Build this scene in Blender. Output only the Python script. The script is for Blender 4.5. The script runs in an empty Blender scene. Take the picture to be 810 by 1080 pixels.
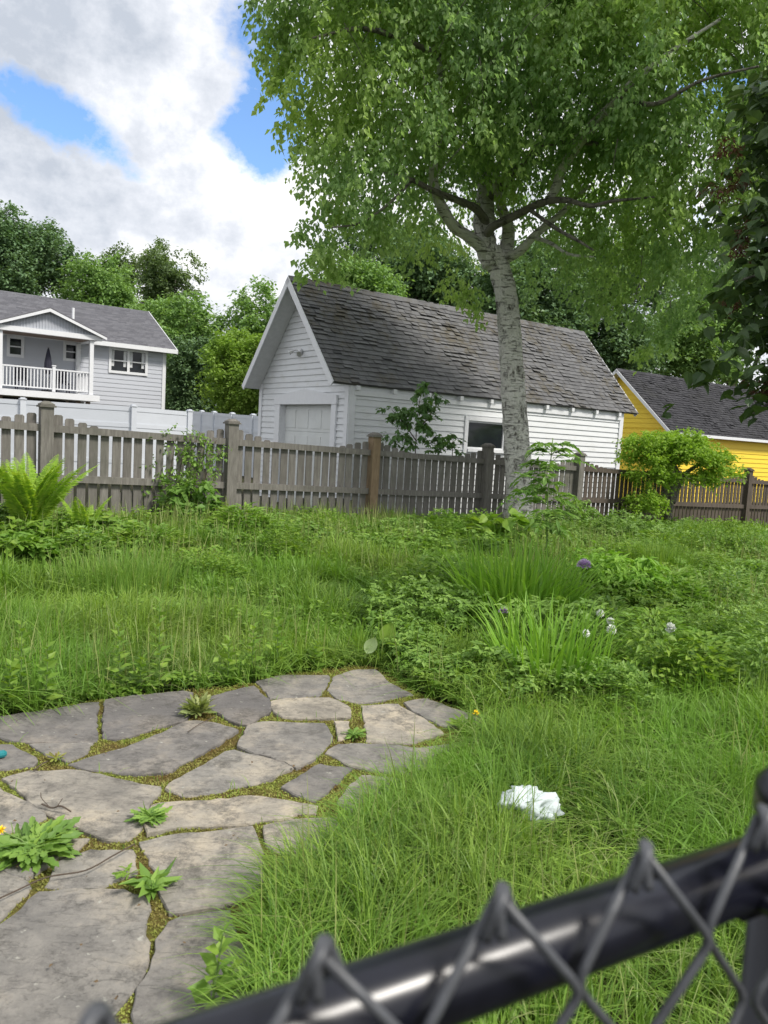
import bpy, math, random
import numpy as np
from math import radians, sin, cos, pi, sqrt

rng = np.random.default_rng(7)
random.seed(7)
SC = bpy.context.scene
COL = SC.collection
EYE = 1.45
FPX = 822.4
PIT, ROL = 0.0935, 0.0578
AZ = 0.9471
D1 = np.array([sin(AZ), cos(AZ), 0.0])     # along the picket fence and both garages
D2 = np.array([-cos(AZ), sin(AZ), 0.0])    # away from the yard
ZV = np.array([0, 0, 1.0])
FW = np.array([0, cos(PIT), -sin(PIT)])
_up0 = np.array([0, sin(PIT), cos(PIT)]); _rt0 = np.array([1.0, 0, 0])
RT = _rt0 * cos(ROL) + _up0 * sin(ROL)
UP = -_rt0 * sin(ROL) + _up0 * cos(ROL)
CAM = np.array([0, 0, EYE])

def ray(px, py):
    return RT * (px - 405) / FPX - UP * (py - 540) / FPX + FW
def atY(px, py, Y):
    d = ray(px, py); return CAM + d * (Y / d[1])
def atZ(px, py, z=0.0):
    d = ray(px, py); return CAM + d * ((z - EYE) / d[2])
def vec(*a): return np.array(a, float)

FP0 = np.array([-2.157, 10.787, 0.0])      # picket fence post
FV = float(FP0 @ D2)
FU = float(FP0 @ D1)
def fbase(s): return 0.19 - 0.026 * s
def sstep(t):
    t = np.clip(t, 0, 1); return t * t * (3 - 2 * t)
def ground(x, y):
    x = np.asarray(x, float); y = np.asarray(y, float)
    u = x * D1[0] + y * D1[1] - FU; v = x * D2[0] + y * D2[1]
    gb = np.clip(0.19 - 0.026 * u, -0.25, 0.35)
    t = sstep((v - 4.6) / (FV - 0.5 - 4.6))
    far = sstep((v - FV - 0.5) / 3)
    bump = 0.012 * np.sin(x * 2.1 + y * 1.3) + 0.01 * np.sin(x * 0.9 - y * 2.7 + 1.0)
    m = sstep((np.hypot(x + .6, y - 3.2) - 2.6) / 1.5)
    return t * gb * (1 - 0.9 * far) + bump * m * (1 - far) - 0.004
def onG(px, py):
    z = 0.0
    for _ in range(12):
        p = atZ(px, py, z); z = float(ground(p[0], p[1]))
    return np.array([p[0], p[1], z])

# ------------------------------------------------------------------ materials
MATS = {}
def nodes(name):
    m = bpy.data.materials.new(name); m.use_nodes = True
    nt = m.node_tree; nt.nodes.clear()
    return m, nt, nt.nodes, nt.links
def N(ns, t, **k):
    n = ns.new(t)
    for a, b in k.items():
        if a in n.inputs: n.inputs[a].default_value = b
        else: setattr(n, a, b)
    return n
def ramp(ns, stops):
    r = ns.new('ShaderNodeValToRGB'); e = r.color_ramp.elements
    while len(e) < len(stops): e.new(0.5)
    for el, (p, c) in zip(e, stops):
        el.position = p; el.color = (*c, 1) if len(c) == 3 else c
    return r
def mixc(ns, ls, fac, a, b, mode='MIX'):
    m = ns.new('ShaderNodeMix'); m.data_type = 'RGBA'; m.blend_type = mode
    if isinstance(fac, (int, float)): m.inputs[0].default_value = fac
    else: ls.new(fac, m.inputs[0])
    for i, c in ((6, a), (7, b)):
        if isinstance(c, tuple): m.inputs[i].default_value = (*c, 1)
        else: ls.new(c, m.inputs[i])
    return m.outputs[2]
def mth(ns, ls, op, a, b=0.5, clamp=False):
    m = ns.new('ShaderNodeMath'); m.operation = op; m.use_clamp = clamp
    for i, c in ((0, a), (1, b)):
        if isinstance(c, (int, float)): m.inputs[i].default_value = c
        else: ls.new(c, m.inputs[i])
    return m.outputs[0]
def noise(ns, ls, scale, detail=5, rough=.6, vec_=None, stretch=None, coord='Object'):
    tc = ns.new('ShaderNodeTexCoord'); v = vec_ or tc.outputs[coord]
    if stretch:
        mp = ns.new('ShaderNodeMapping'); mp.inputs['Scale'].default_value = stretch
        ls.new(v, mp.inputs['Vector']); v = mp.outputs[0]
    n = ns.new('ShaderNodeTexNoise'); n.inputs['Scale'].default_value = scale
    n.inputs['Detail'].default_value = detail; n.inputs['Roughness'].default_value = rough
    ls.new(v, n.inputs['Vector'])
    return n.outputs['Fac']
def finish(m, nt, ns, ls, color, rough=.8, bump=None, bstr=.3, bdist=.01, spec=.3, metal=0, coat=0, trans=0, tcol=None):
    p = ns.new('ShaderNodeBsdfPrincipled')
    if isinstance(color, tuple): p.inputs['Base Color'].default_value = (*color, 1)
    else: ls.new(color, p.inputs['Base Color'])
    if isinstance(rough, (int, float)): p.inputs['Roughness'].default_value = rough
    else: ls.new(rough, p.inputs['Roughness'])
    p.inputs['Specular IOR Level'].default_value = spec
    p.inputs['Metallic'].default_value = metal
    p.inputs['Coat Weight'].default_value = coat; p.inputs['Coat Roughness'].default_value = .24
    if bump is not None:
        b = ns.new('ShaderNodeBump'); b.inputs['Strength'].default_value = bstr; b.inputs['Distance'].default_value = bdist
        ls.new(bump, b.inputs['Height']); ls.new(b.outputs[0], p.inputs['Normal'])
    out = ns.new('ShaderNodeOutputMaterial')
    if trans:
        t = ns.new('ShaderNodeBsdfTranslucent')
        c = tcol if tcol is not None else color
        if isinstance(c, tuple): t.inputs['Color'].default_value = (*c, 1)
        else: ls.new(c, t.inputs['Color'])
        mx = ns.new('ShaderNodeMixShader'); mx.inputs[0].default_value = trans
        ls.new(p.outputs[0], mx.inputs[1]); ls.new(t.outputs[0], mx.inputs[2]); ls.new(mx.outputs[0], out.inputs[0])
    else: ls.new(p.outputs[0], out.inputs[0])
    return m
def attr(ns, name='rnd'):
    a = ns.new('ShaderNodeAttribute'); a.attribute_name = name; return a.outputs['Fac']

def leafmat(name, c0, c1, c2, trans=.35, tint=(1.25, 1.3, .55), rough=.5, nscale=1.2, spec=.3):
    """per-leaf random between c0..c1, clump noise toward c2"""
    m, nt, ns, ls = nodes(name)
    r = ramp(ns, [(0, c0), (1, c1)]); ls.new(attr(ns), r.inputs[0])
    n = noise(ns, ls, nscale, 3)
    f = mth(ns, ls, 'SUBTRACT', n, .42); f = mth(ns, ls, 'MULTIPLY', f, 4, True)
    col = mixc(ns, ls, f, r.outputs[0], c2)
    tc = mixc(ns, ls, 1.0, col, tint, 'MULTIPLY')
    return finish(m, nt, ns, ls, col, rough, spec=spec, trans=trans, tcol=tc)

def simple(name, color, rough=.6, spec=.3, metal=0, nz=.15, scale=12, bstr=.15, coat=0, stretch=None, dirt=None, dirtamt=.3):
    m, nt, ns, ls = nodes(name)
    n = noise(ns, ls, scale, 6, stretch=stretch)
    dark = tuple(c * (1 - nz) for c in color); lite = tuple(min(1, c * (1 + nz)) for c in color)
    r = ramp(ns, [(.3, dark), (.7, lite)]); ls.new(n, r.inputs[0]); col = r.outputs[0]
    if dirt:
        n2 = noise(ns, ls, scale * .25, 6, .7)
        f = mth(ns, ls, 'SUBTRACT', n2, .48); f = mth(ns, ls, 'MULTIPLY', f, dirtamt * 8, True); f = mth(ns, ls, 'MULTIPLY', f, dirtamt)
        col = mixc(ns, ls, f, col, dirt)
    return finish(m, nt, ns, ls, col, rough, n, bstr, .004, spec, metal, coat)

def mat_wood(name, a, b, c):
    m, nt, ns, ls = nodes(name)
    n = noise(ns, ls, 9, 6, .65, stretch=(4, 4, .5))
    fine = noise(ns, ls, 60, 4, .6, stretch=(3, 3, .15))
    big = noise(ns, ls, 1.1, 4, .7)
    r = ramp(ns, [(.25, a), (.55, b), (.8, c)]); ls.new(n, r.inputs[0])
    col = mixc(ns, ls, mth(ns, ls, 'MULTIPLY', attr(ns), .55), r.outputs[0], tuple(x * .45 for x in b))
    f = mth(ns, ls, 'SUBTRACT', big, .5); f = mth(ns, ls, 'MULTIPLY', f, 3.5, True)
    col = mixc(ns, ls, f, col, (a[0] * .75, a[1] * .85, a[2] * .7))
    col = mixc(ns, ls, mth(ns, ls, 'MULTIPLY', fine, .35), col, (.03, .027, .022))
    return finish(m, nt, ns, ls, col, .9, fine, .5, .004, .15)

def mat_siding(name, base, dirt, amt=.35):
    m, nt, ns, ls = nodes(name)
    n = noise(ns, ls, 3, 7, .7, stretch=(1, 1, 2.5)); n2 = noise(ns, ls, 40, 3)
    f = mth(ns, ls, 'SUBTRACT', n, .5); f = mth(ns, ls, 'MULTIPLY', f, 4, True); f = mth(ns, ls, 'MULTIPLY', f, amt)
    a = mixc(ns, ls, f, base, dirt)
    a = mixc(ns, ls, mth(ns, ls, 'MULTIPLY', attr(ns), .10), a, tuple(c * .7 for c in base))
    return finish(m, nt, ns, ls, a, .55, n2, .12, .003, .35)

def mat_shingle(name, c0, c1, moss, mossamt):
    m, nt, ns, ls = nodes(name)
    r = ramp(ns, [(0, c0), (.8, c1), (1, tuple(c * .5 for c in c0))]); ls.new(attr(ns), r.inputs[0])
    n = noise(ns, ls, 60, 4, .7); big = noise(ns, ls, .9, 5, .65); mid = noise(ns, ls, 7, 6, .75)
    col = mixc(ns, ls, mth(ns, ls, 'MULTIPLY', n, .5), r.outputs[0], tuple(c * .4 for c in c0))
    f = mth(ns, ls, 'SUBTRACT', mth(ns, ls, 'MULTIPLY', mth(ns, ls, 'ADD', big, mid), .5), .5); f = mth(ns, ls, 'MULTIPLY', f, 9, True)
    col = mixc(ns, ls, mth(ns, ls, 'MULTIPLY', f, mossamt), col, moss)
    return finish(m, nt, ns, ls, col, .95, n, .6, .006, .1)

def mat_bark(name, white, dark, amt):
    m, nt, ns, ls = nodes(name)
    lent = noise(ns, ls, 5, 6, .75, stretch=(1, 1, 7)); patch = noise(ns, ls, 7, 9, .78, stretch=(1.3, 1.3, .75))
    fine = noise(ns, ls, 40, 5, .7)
    w = mixc(ns, ls, fine, tuple(c * .55 for c in white), white)
    f1 = mth(ns, ls, 'MULTIPLY', mth(ns, ls, 'SUBTRACT', lent, .55), 14, True)
    f2 = mth(ns, ls, 'MULTIPLY', mth(ns, ls, 'SUBTRACT', patch, 1 - amt), 12, True)
    f = mth(ns, ls, 'MAXIMUM', mth(ns, ls, 'MULTIPLY', f1, .8), f2)
    dk = mixc(ns, ls, fine, tuple(c * .45 for c in dark), tuple(c * 1.5 for c in dark))
    col = mixc(ns, ls, f, w, dk)
    h = mth(ns, ls, 'ADD', mth(ns, ls, 'MULTIPLY', f, -.6), fine)
    return finish(m, nt, ns, ls, col, .85, h, 1, .035, .2)

def mat_stone(name):
    m, nt, ns, ls = nodes(name)
    tc = ns.new('ShaderNodeTexCoord'); ra = attr(ns)
    cmb = ns.new('ShaderNodeCombineXYZ'); ls.new(mth(ns, ls, 'MULTIPLY', ra, 47.0), cmb.inputs[0]); ls.new(mth(ns, ls, 'MULTIPLY', ra, 31.0), cmb.inputs[1])
    va = ns.new('ShaderNodeVectorMath'); va.operation = 'ADD'; ls.new(tc.outputs['Object'], va.inputs[0]); ls.new(cmb.outputs[0], va.inputs[1]); v = va.outputs[0]
    big = noise(ns, ls, 2.4, 7, .7, v); mid = noise(ns, ls, 9, 9, .78, v); fine = noise(ns, ls, 150, 5, .75, v); gr = noise(ns, ls, 45, 8, .8, v)
    cleft = noise(ns, ls, 3.0, 9, .62, v, stretch=(1, 2.4, 1)); spots = noise(ns, ls, 30, 3, .5, v); st = noise(ns, ls, 4.5, 9, .8, v)
    r = ramp(ns, [(.34, (.17, .165, .158)), (.5, (.295, .28, .255)), (.64, (.43, .385, .315))]); ls.new(big, r.inputs[0])
    col = mixc(ns, ls, mth(ns, ls, 'MULTIPLY', mth(ns, ls, 'SUBTRACT', mid, .46), 5, True), r.outputs[0], (.168, .16, .152))
    tint = ramp(ns, [(0, (.62, .61, .64)), (.5, (.98, .97, .95)), (1, (1.45, 1.36, 1.2))]); ls.new(ra, tint.inputs[0])
    col = mixc(ns, ls, 1.0, col, tint.outputs[0], 'MULTIPLY')
    col = mixc(ns, ls, mth(ns, ls, 'MULTIPLY', mth(ns, ls, 'SUBTRACT', spots, .68), 14, True), col, (.42, .41, .36))
    col = mixc(ns, ls, mth(ns, ls, 'MULTIPLY', mth(ns, ls, 'SUBTRACT', gr, .5), 2.2, True), col, (.10, .095, .085))
    col = mixc(ns, ls, mth(ns, ls, 'MULTIPLY', fine, .3), col, (.08, .075, .068))
    col = mixc(ns, ls, mth(ns, ls, 'MULTIPLY', mth(ns, ls, 'MULTIPLY', mth(ns, ls, 'SUBTRACT', st, .53), 9, True), .6), col, (.085, .08, .068))
    q = mth(ns, ls, 'MULTIPLY', cleft, 9); fl = mth(ns, ls, 'FLOOR', q); fr = mth(ns, ls, 'FRACT', q)
    fr = mth(ns, ls, 'POWER', fr, 9)
    h = mth(ns, ls, 'ADD', mth(ns, ls, 'MULTIPLY', mth(ns, ls, 'ADD', fl, fr), .45), mth(ns, ls, 'ADD', mth(ns, ls, 'MULTIPLY', fine, .3), mth(ns, ls, 'MULTIPLY', gr, .7)))
    return finish(m, nt, ns, ls, col, .85, h, .8, .007, .25)

def mat_soil(name, a, b, c, scale=6):
    m, nt, ns, ls = nodes(name)
    n = noise(ns, ls, scale, 8, .7); n2 = noise(ns, ls, 90, 4, .7)
    r = ramp(ns, [(.35, a), (.5, b), (.65, c)]); ls.new(n, r.inputs[0])
    col = mixc(ns, ls, mth(ns, ls, 'MULTIPLY', n2, .6), r.outputs[0], tuple(x * .3 for x in a))
    return finish(m, nt, ns, ls, col, .95, n2, 1, .01, .1)

M = dict(
    grass=leafmat('grass_blades', (.06, .145, .022), (.32, .455, .085), (.165, .315, .045), .35, (1.3, 1.35, .5), .45, .9),
    drygrass=leafmat('pale_grass', (.20, .24, .08), (.35, .38, .15), (.22, .3, .09), .3, rough=.5),
    cover=leafmat('cover_leaves', (.10, .20, .04), (.28, .43, .09), (.17, .30, .055), .3, nscale=1.5),
    covery=leafmat('bright_cover_leaves', (.14, .26, .035), (.26, .38, .06), (.14, .27, .04), .35, nscale=2),
    birchleaf=leafmat('birch_leaves', (.18, .30, .12), (.31, .45, .17), (.40, .53, .14), .58, (1.12, 1.2, .8), .45, .45),
    darkleaf=leafmat('dark_leaves', (.04, .075, .035), (.10, .16, .055), (.06, .10, .04), .25, rough=.4),
    redleaf=leafmat('reddish_seed_leaves', (.09, .035, .03), (.17, .08, .055), (.10, .05, .035), .3),
    bgdark=leafmat('far_dark_leaves', (.10, .18, .095), (.20, .30, .13), (.14, .24, .11), .25, nscale=.35),  # far leaf colours, here and below, carry a bluish lift imitating distance haze
    bgmid=leafmat('far_mid_leaves', (.16, .28, .10), (.28, .42, .13), (.21, .35, .11), .35, nscale=.35),
    bglight=leafmat('far_light_leaves', (.19, .31, .06), (.31, .44, .09), (.23, .37, .07), .4, nscale=.35),
    bgpale=leafmat('far_pale_leaves', (.12, .18, .08), (.22, .3, .13), (.15, .22, .10), .35, nscale=.35),
    fern=leafmat('fern_fronds', (.20, .36, .04), (.40, .55, .08), (.28, .46, .05), .4, (1.3, 1.25, .4)),
    iris=leafmat('iris_leaves', (.15, .31, .035), (.28, .47, .065), (.18, .36, .045), .35),
    bush=leafmat('bush_leaves', (.21, .36, .04), (.35, .50, .07), (.26, .42, .05), .4, nscale=2),
    sap=leafmat('sapling_leaves', (.12, .24, .05), (.24, .38, .09), (.16, .3, .06), .4, nscale=2),
    maple=leafmat('maple_leaves', (.07, .15, .05), (.15, .26, .08), (.10, .19, .06), .3, nscale=2),
    stem=simple('green_stem', (.14, .22, .06), .6), twig=simple('brown_twig', (.08, .06, .045), .85),
    birch=mat_bark('birch_bark', (.88, .85, .79), (.12, .10, .085), .46),
    birchlimb=mat_bark('pale_limb_bark', (.78, .76, .69), (.12, .10, .085), .36),
    paleleaf=leafmat('pale_broad_leaf', (.38, .50, .24), (.46, .58, .30), (.40, .52, .25), .25), bark=mat_bark('dark_bark', (.27, .25, .21), (.10, .09, .075), .46),
    fence=mat_wood('weathered_grey_wood', (.14, .13, .118), (.245, .23, .208), (.36, .34, .312)),
    fencetan=mat_wood('tan_wood', (.2, .14, .085), (.31, .225, .145), (.38, .29, .19)),
    fencedark=mat_wood('brown_stained_wood', (.085, .068, .056), (.14, .115, .095), (.20, .165, .135)),
    white=mat_siding('white_siding_paint', (.70, .715, .73), (.50, .50, .46), .5),
    trim=simple('white_trim_paint', (.72, .73, .75), .5, nz=.05, dirt=(.5, .5, .47), dirtamt=.25),
    soffit=simple('soffit_paint', (.66, .67, .68), .6, nz=.08),
    vinyl=simple('white_vinyl', (.60, .63, .68), .35, nz=.03, scale=3),
    grey=mat_siding('grey_vinyl_siding', (.50, .52, .57), (.42, .44, .48), .3),
    greygable=mat_siding('dark_grey_gable_siding', (.40, .42, .46), (.34, .36, .40), .3),
    yellow=mat_siding('yellow_siding_paint', (.86, .62, .05), (.66, .46, .06), .25),
    roof=mat_shingle('old_shingles', (.135, .135, .14), (.215, .215, .22), (.10, .085, .052), .7),
    roof2=mat_shingle('charcoal_shingles', (.045, .045, .05), (.085, .085, .092), (.04, .04, .035), .4),
    roof3=mat_shingle('grey_shingles', (.13, .13, .145), (.22, .22, .24), (.1, .1, .1), .2),
    glass=simple('dark_glass', (.015, .018, .022), .08, .35, nz=.4, scale=2, bstr=0),
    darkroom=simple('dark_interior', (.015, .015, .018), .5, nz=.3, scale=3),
    door=simple('garage_door_paint', (.64, .66, .65), .5, nz=.07, scale=5, dirt=(.45, .45, .4), dirtamt=.4),
    brownc=simple('porch_ceiling_wood', (.2, .15, .12), .8, scale=5),
    conc=simple('concrete', (.3, .3, .28), .9), metal=simple('gutter_metal', (.6, .6, .6), .4, metal=.6),
    stone=mat_stone('flagstone_surface'),
    soil=mat_soil('soil', (.05, .042, .028), (.06, .055, .028), (.05, .075, .022), 3),
    joint=mat_soil('mossy_joint_soil', (.13, .09, .035), (.16, .14, .04), (.17, .20, .045), 5),
    moss=leafmat('moss_tufts', (.17, .10, .035), (.30, .34, .07), (.24, .29, .05), .2, nscale=5),
    railpaint=simple('black_powder_coat', (.006, .0065, .012), .34, .22, nz=.3, scale=40, bstr=.03, coat=.45),
    wirepaint=simple('black_vinyl_coated_wire', (.06, .063, .07), .45, .5, nz=.3, scale=60),
    umbrella=simple('dark_umbrella_cloth', (.03, .03, .045), .9),
    tissue=simple('crumpled_white_paper', (.52, .58, .59), .75, nz=.06, scale=90, bstr=.6),
    purple=simple('purple_petals', (.60, .45, .68), .7, nz=.3, scale=60), yellowp=simple('yellow_petals', (.85, .6, .01), .6, nz=.1),
    fluff=simple('white_seed_fluff', (.85, .87, .82), .9), teal=simple('teal_plastic', (.02, .18, .20), .3),
    ferndead=simple('dry_brown_stalk', (.13, .09, .05), .9), asphalt=simple('asphalt', (.05, .05, .05), .9),
)
# subsurface of the wire: none

# ------------------------------------------------------------------ mesh helpers
ORIG = {}
def build(name, V, F, mat, parent=None, loc=None, rnd=None, smooth=False):
    """V (n,3) world coordinates; F list of arrays of faces; rnd per face"""
    V = np.asarray(V, float).reshape(-1, 3)
    if isinstance(F, np.ndarray): F = [F]
    elif len(F) and not isinstance(F[0], np.ndarray):
        byk = {}
        order = []
        for i, f in enumerate(F): byk.setdefault(len(f), []).append(i)
        newF = []; 
        for k, idx in byk.items():
            newF.append(np.array([F[i] for i in idx])); order += idx
        if rnd is not None: rnd = np.asarray(rnd)[order]
        F = newF
    org = ORIG[parent.name] if parent is not None else (np.asarray(loc, float) if loc is not None else np.zeros(3))
    Vl = V - org
    me = bpy.data.meshes.new(name)
    me.vertices.add(len(Vl)); me.vertices.foreach_set('co', Vl.astype(np.float32).ravel())
    li = np.concatenate([f.ravel() for f in F]).astype(np.int32)
    tot = np.concatenate([np.full(len(f), f.shape[1]) for f in F]).astype(np.int32)
    st = np.concatenate([[0], np.cumsum(tot)[:-1]]).astype(np.int32)
    me.loops.add(len(li)); me.loops.foreach_set('vertex_index', li)
    me.polygons.add(len(tot)); me.polygons.foreach_set('loop_start', st)
    me.polygons.foreach_set('use_smooth', np.full(len(tot), bool(smooth)))
    me.update(calc_edges=True); me.validate()
    if rnd is None: rnd = rng.random(len(tot))
    rnd = np.asarray(rnd, np.float32)
    if len(rnd) == len(me.polygons):
        a = me.attributes.new('rnd', 'FLOAT', 'FACE'); a.data.foreach_set('value', rnd)
    me.materials.append(M[mat] if isinstance(mat, str) else mat)
    o = bpy.data.objects.new(name, me); COL.objects.link(o)
    if parent is not None: o.parent = parent
    else: o.location = org
    ORIG[o.name] = org
    return o
def tag(o, label=None, cat=None, group=None, kind=None):
    if label: o['label'] = label
    if cat: o['category'] = cat
    if group: o['group'] = group
    if kind: o['kind'] = kind
    return o
def thing(name, loc, label, cat, group=None):
    o = bpy.data.objects.new(name, None); o.empty_display_size = .2; COL.objects.link(o)
    o.location = [float(c) for c in loc]; ORIG[o.name] = np.asarray(loc, float)
    return tag(o, label, cat, group)

class MB:
    def __init__(s): s.V = []; s.F = []; s.R = []
    def add(s, V, F, r=None):
        b = len(s.V); s.V += [tuple(v) for v in V]
        r = random.random() if r is None else r
        for f in F: s.F.append(tuple(b + i for i in f)); s.R.append(r)
    def box(s, c, h, ax=None, r=None):
        """centre c, half sizes h along axes ax (default D1,D2,Z)"""
        ax = ax or (D1, D2, ZV); c = np.asarray(c, float)
        V = [c + ax[0] * h[0] * i + ax[1] * h[1] * j + ax[2] * h[2] * k for i in (-1, 1) for j in (-1, 1) for k in (-1, 1)]
        s.add(V, [(0, 1, 3, 2), (4, 6, 7, 5), (0, 4, 5, 1), (2, 3, 7, 6), (0, 2, 6, 4), (1, 5, 7, 3)], r)
    def quadprism(s, P, n, r=None):
        """polygon P extruded by vector n"""
        P = [np.asarray(p, float) for p in P]; k = len(P)
        V = P + [p + n for p in P]
        s.add(V, [tuple(range(k))[::-1], tuple(range(k, 2 * k))] + [(i, (i + 1) % k, (i + 1) % k + k, i + k) for i in range(k)], r)
    def bar(s, a, b, w, h=None, up=ZV, r=None):
        a = np.asarray(a, float); b = np.asarray(b, float); d = b - a; L = np.linalg.norm(d); d = d / L
        sd = np.cross(d, up); sd /= np.linalg.norm(sd); u = np.cross(sd, d)
        s.box((a + b) / 2, (L / 2, w / 2, (h or w) / 2), (d, sd, u), r)
    def tube(s, P, R, n=8, r=None, cap=True):
        V, F = tube(P, R, n, cap); s.add(V, F, r)
    def build(s, name, mat, parent=None, loc=None, smooth=False):
        return build(name, s.V, s.F, mat, parent, loc, s.R, smooth)

def tube(P, R, n=8, cap=True):
    P = np.asarray(P, float); R = np.broadcast_to(np.asarray(R, float), (len(P),))
    T = np.gradient(P, axis=0); T /= np.linalg.norm(T, axis=1)[:, None] + 1e-12
    ref = np.array([0, 0, 1.]) if abs(T[0][2]) < .9 else np.array([1., 0, 0])
    V = []; a = np.cross(T[0], ref); a /= np.linalg.norm(a)
    for i in range(len(P)):
        a = a - T[i] * (a @ T[i]); a /= np.linalg.norm(a) + 1e-12; b = np.cross(T[i], a)
        for k in range(n):
            t = 2 * pi * k / n; V.append(P[i] + R[i] * (cos(t) * a + sin(t) * b))
    F = [(i * n + k, i * n + (k + 1) % n, (i + 1) * n + (k + 1) % n, (i + 1) * n + k) for i in range(len(P) - 1) for k in range(n)]
    if cap: F += [tuple(range(n))[::-1], tuple(range((len(P) - 1) * n, len(P) * n))]
    return V, F
def spline(P, m=6):
    P = [np.asarray(p, float) for p in P]; Q = [2 * P[0] - P[1]] + P + [2 * P[-1] - P[-2]]; out = []
    for i in range(1, len(Q) - 2):
        for j in range(m):
            t = j / m
            out.append(.5 * (2 * Q[i] + (Q[i + 1] - Q[i - 1]) * t + (2 * Q[i - 1] - 5 * Q[i] + 4 * Q[i + 1] - Q[i + 2]) * t * t + (3 * Q[i] - Q[i - 1] - 3 * Q[i + 1] + Q[i + 2]) * t ** 3))
    out.append(P[-1]); return np.array(out)

# leaf templates: along +x, normal +z
T_OVAL = (np.array([[0, 0, 0], [.55, 0, -.06], [1, 0, -.12], [.42, .32, .06], [.42, -.32, .06]]), [np.array([[0, 1, 2, 3], [0, 4, 2, 1]])])
T_LONG = (np.array([[0, 0, 0], [.5, 0, -.05], [1, 0, -.25], [.45, .16, .03], [.45, -.16, .03]]), [np.array([[0, 1, 2, 3], [0, 4, 2, 1]])])
T_HEART = (np.array([[0, 0, 0], [.5, 0, -.05], [1, 0, -.16], [.12, .3, .04], [.5, .36, .05], [.8, .16, -.02], [.12, -.3, .04], [.5, -.36, .05], [.8, -.16, -.02]]),
           [np.array([[0, 1, 4, 3], [1, 2, 5, 4], [0, 6, 7, 1], [1, 7, 8, 2]])])
def _dand():
    x = [0, .15, .22, .36, .42, .56, .62, .78, .86, 1]; w = [.02, .03, .09, .04, .11, .05, .13, .07, .09, 0]
    V = []
    for a, b in zip(x, w): V += [[a, b, -.25 * a * a + .02], [a, 0, -.25 * a * a], [a, -b, -.25 * a * a + .02]]
    F = []
    for i in range(9): F += [[3 * i, 3 * i + 1, 3 * i + 4, 3 * i + 3], [3 * i + 1, 3 * i + 2, 3 * i + 5, 3 * i + 4]]
    return np.array(V), [np.array(F)]
T_DAND = _dand()
def _lob(n, depth):
    pts = [[0, 0, 0]]
    c = np.array([.45, 0, 0]); k = n * 2
    for i in range(k + 1):
        t = -pi * .86 + 2 * pi * .86 * i / k
        r = (.55 if i % 2 == 0 else .55 * depth) * (1 if abs(t) < 1.2 else .8)
        pts.append([c[0] + r * cos(t), r * sin(t) * .95, .06 * ((i % 2) * 2 - 1) - .12 * (r * cos(t))])
    pts.append([.42, 0, .03]); m = len(pts) - 1
    F = [[m, i, i + 1] for i in range(1, m - 1)] + [[m, 0, 1], [m, m - 1, 0]]
    return np.array(pts), [np.array(F)]
T_MAPLE = _lob(5, .55)
T_TRI = None
def _tri():
    V = []; F = []
    for a in (-1.25, 0, 1.25):
        b = len(V); c, s = cos(a), sin(a)
        for x, y, z in ((0, 0, 0), (.5, .26, .05), (1, 0, -.1), (.5, -.26, .05)):
            x *= .62; y *= .62
            V.append([.3 + c * x - s * y, s * x + c * y, z * .6])
        F.append([b, b + 1, b + 2, b + 3])
    return np.array(V), [np.array(F)]
T_TRI = _tri()

def scatter(T, pos, dirs, size, roll=None, normup=None):
    """instances of template: x axis along dirs, z axis ~ up tilted by roll"""
    tv, tf = T; n = len(pos)
    x = dirs / (np.linalg.norm(dirs, axis=1)[:, None] + 1e-9)
    up = normup if normup is not None else np.tile([0, 0, 1.], (n, 1)) + rng.normal(0, .35, (n, 3))
    y = np.cross(up, x); y /= np.linalg.norm(y, axis=1)[:, None] + 1e-9
    z = np.cross(x, y)
    size = np.broadcast_to(size, (n,))
    V = pos[:, None, :] + size[:, None, None] * (tv[None, :, 0:1] * x[:, None, :] + tv[None, :, 1:2] * y[:, None, :] + tv[None, :, 2:3] * z[:, None, :])
    k = len(tv); off = (np.arange(n) * k)[:, None, None]
    F = [(f[None] + off).reshape(-1, f.shape[1]) for f in tf]
    r = rng.random(n)
    R = np.concatenate([np.repeat(r, len(f)) for f in tf])
    return V.reshape(-1, 3), F, R
def merge(parts):
    V = []; F = {}; R = {}; b = 0
    for v, fs, r in parts:
        v = np.asarray(v); V.append(v); i = 0
        for f in fs:
            F.setdefault(f.shape[1], []).append(f + b); R.setdefault(f.shape[1], []).append(r[i:i + len(f)]); i += len(f)
        b += len(v)
    ks = list(F)
    return np.concatenate(V), [np.concatenate(F[k]) for k in ks], np.concatenate([np.concatenate(R[k]) for k in ks])

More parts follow.
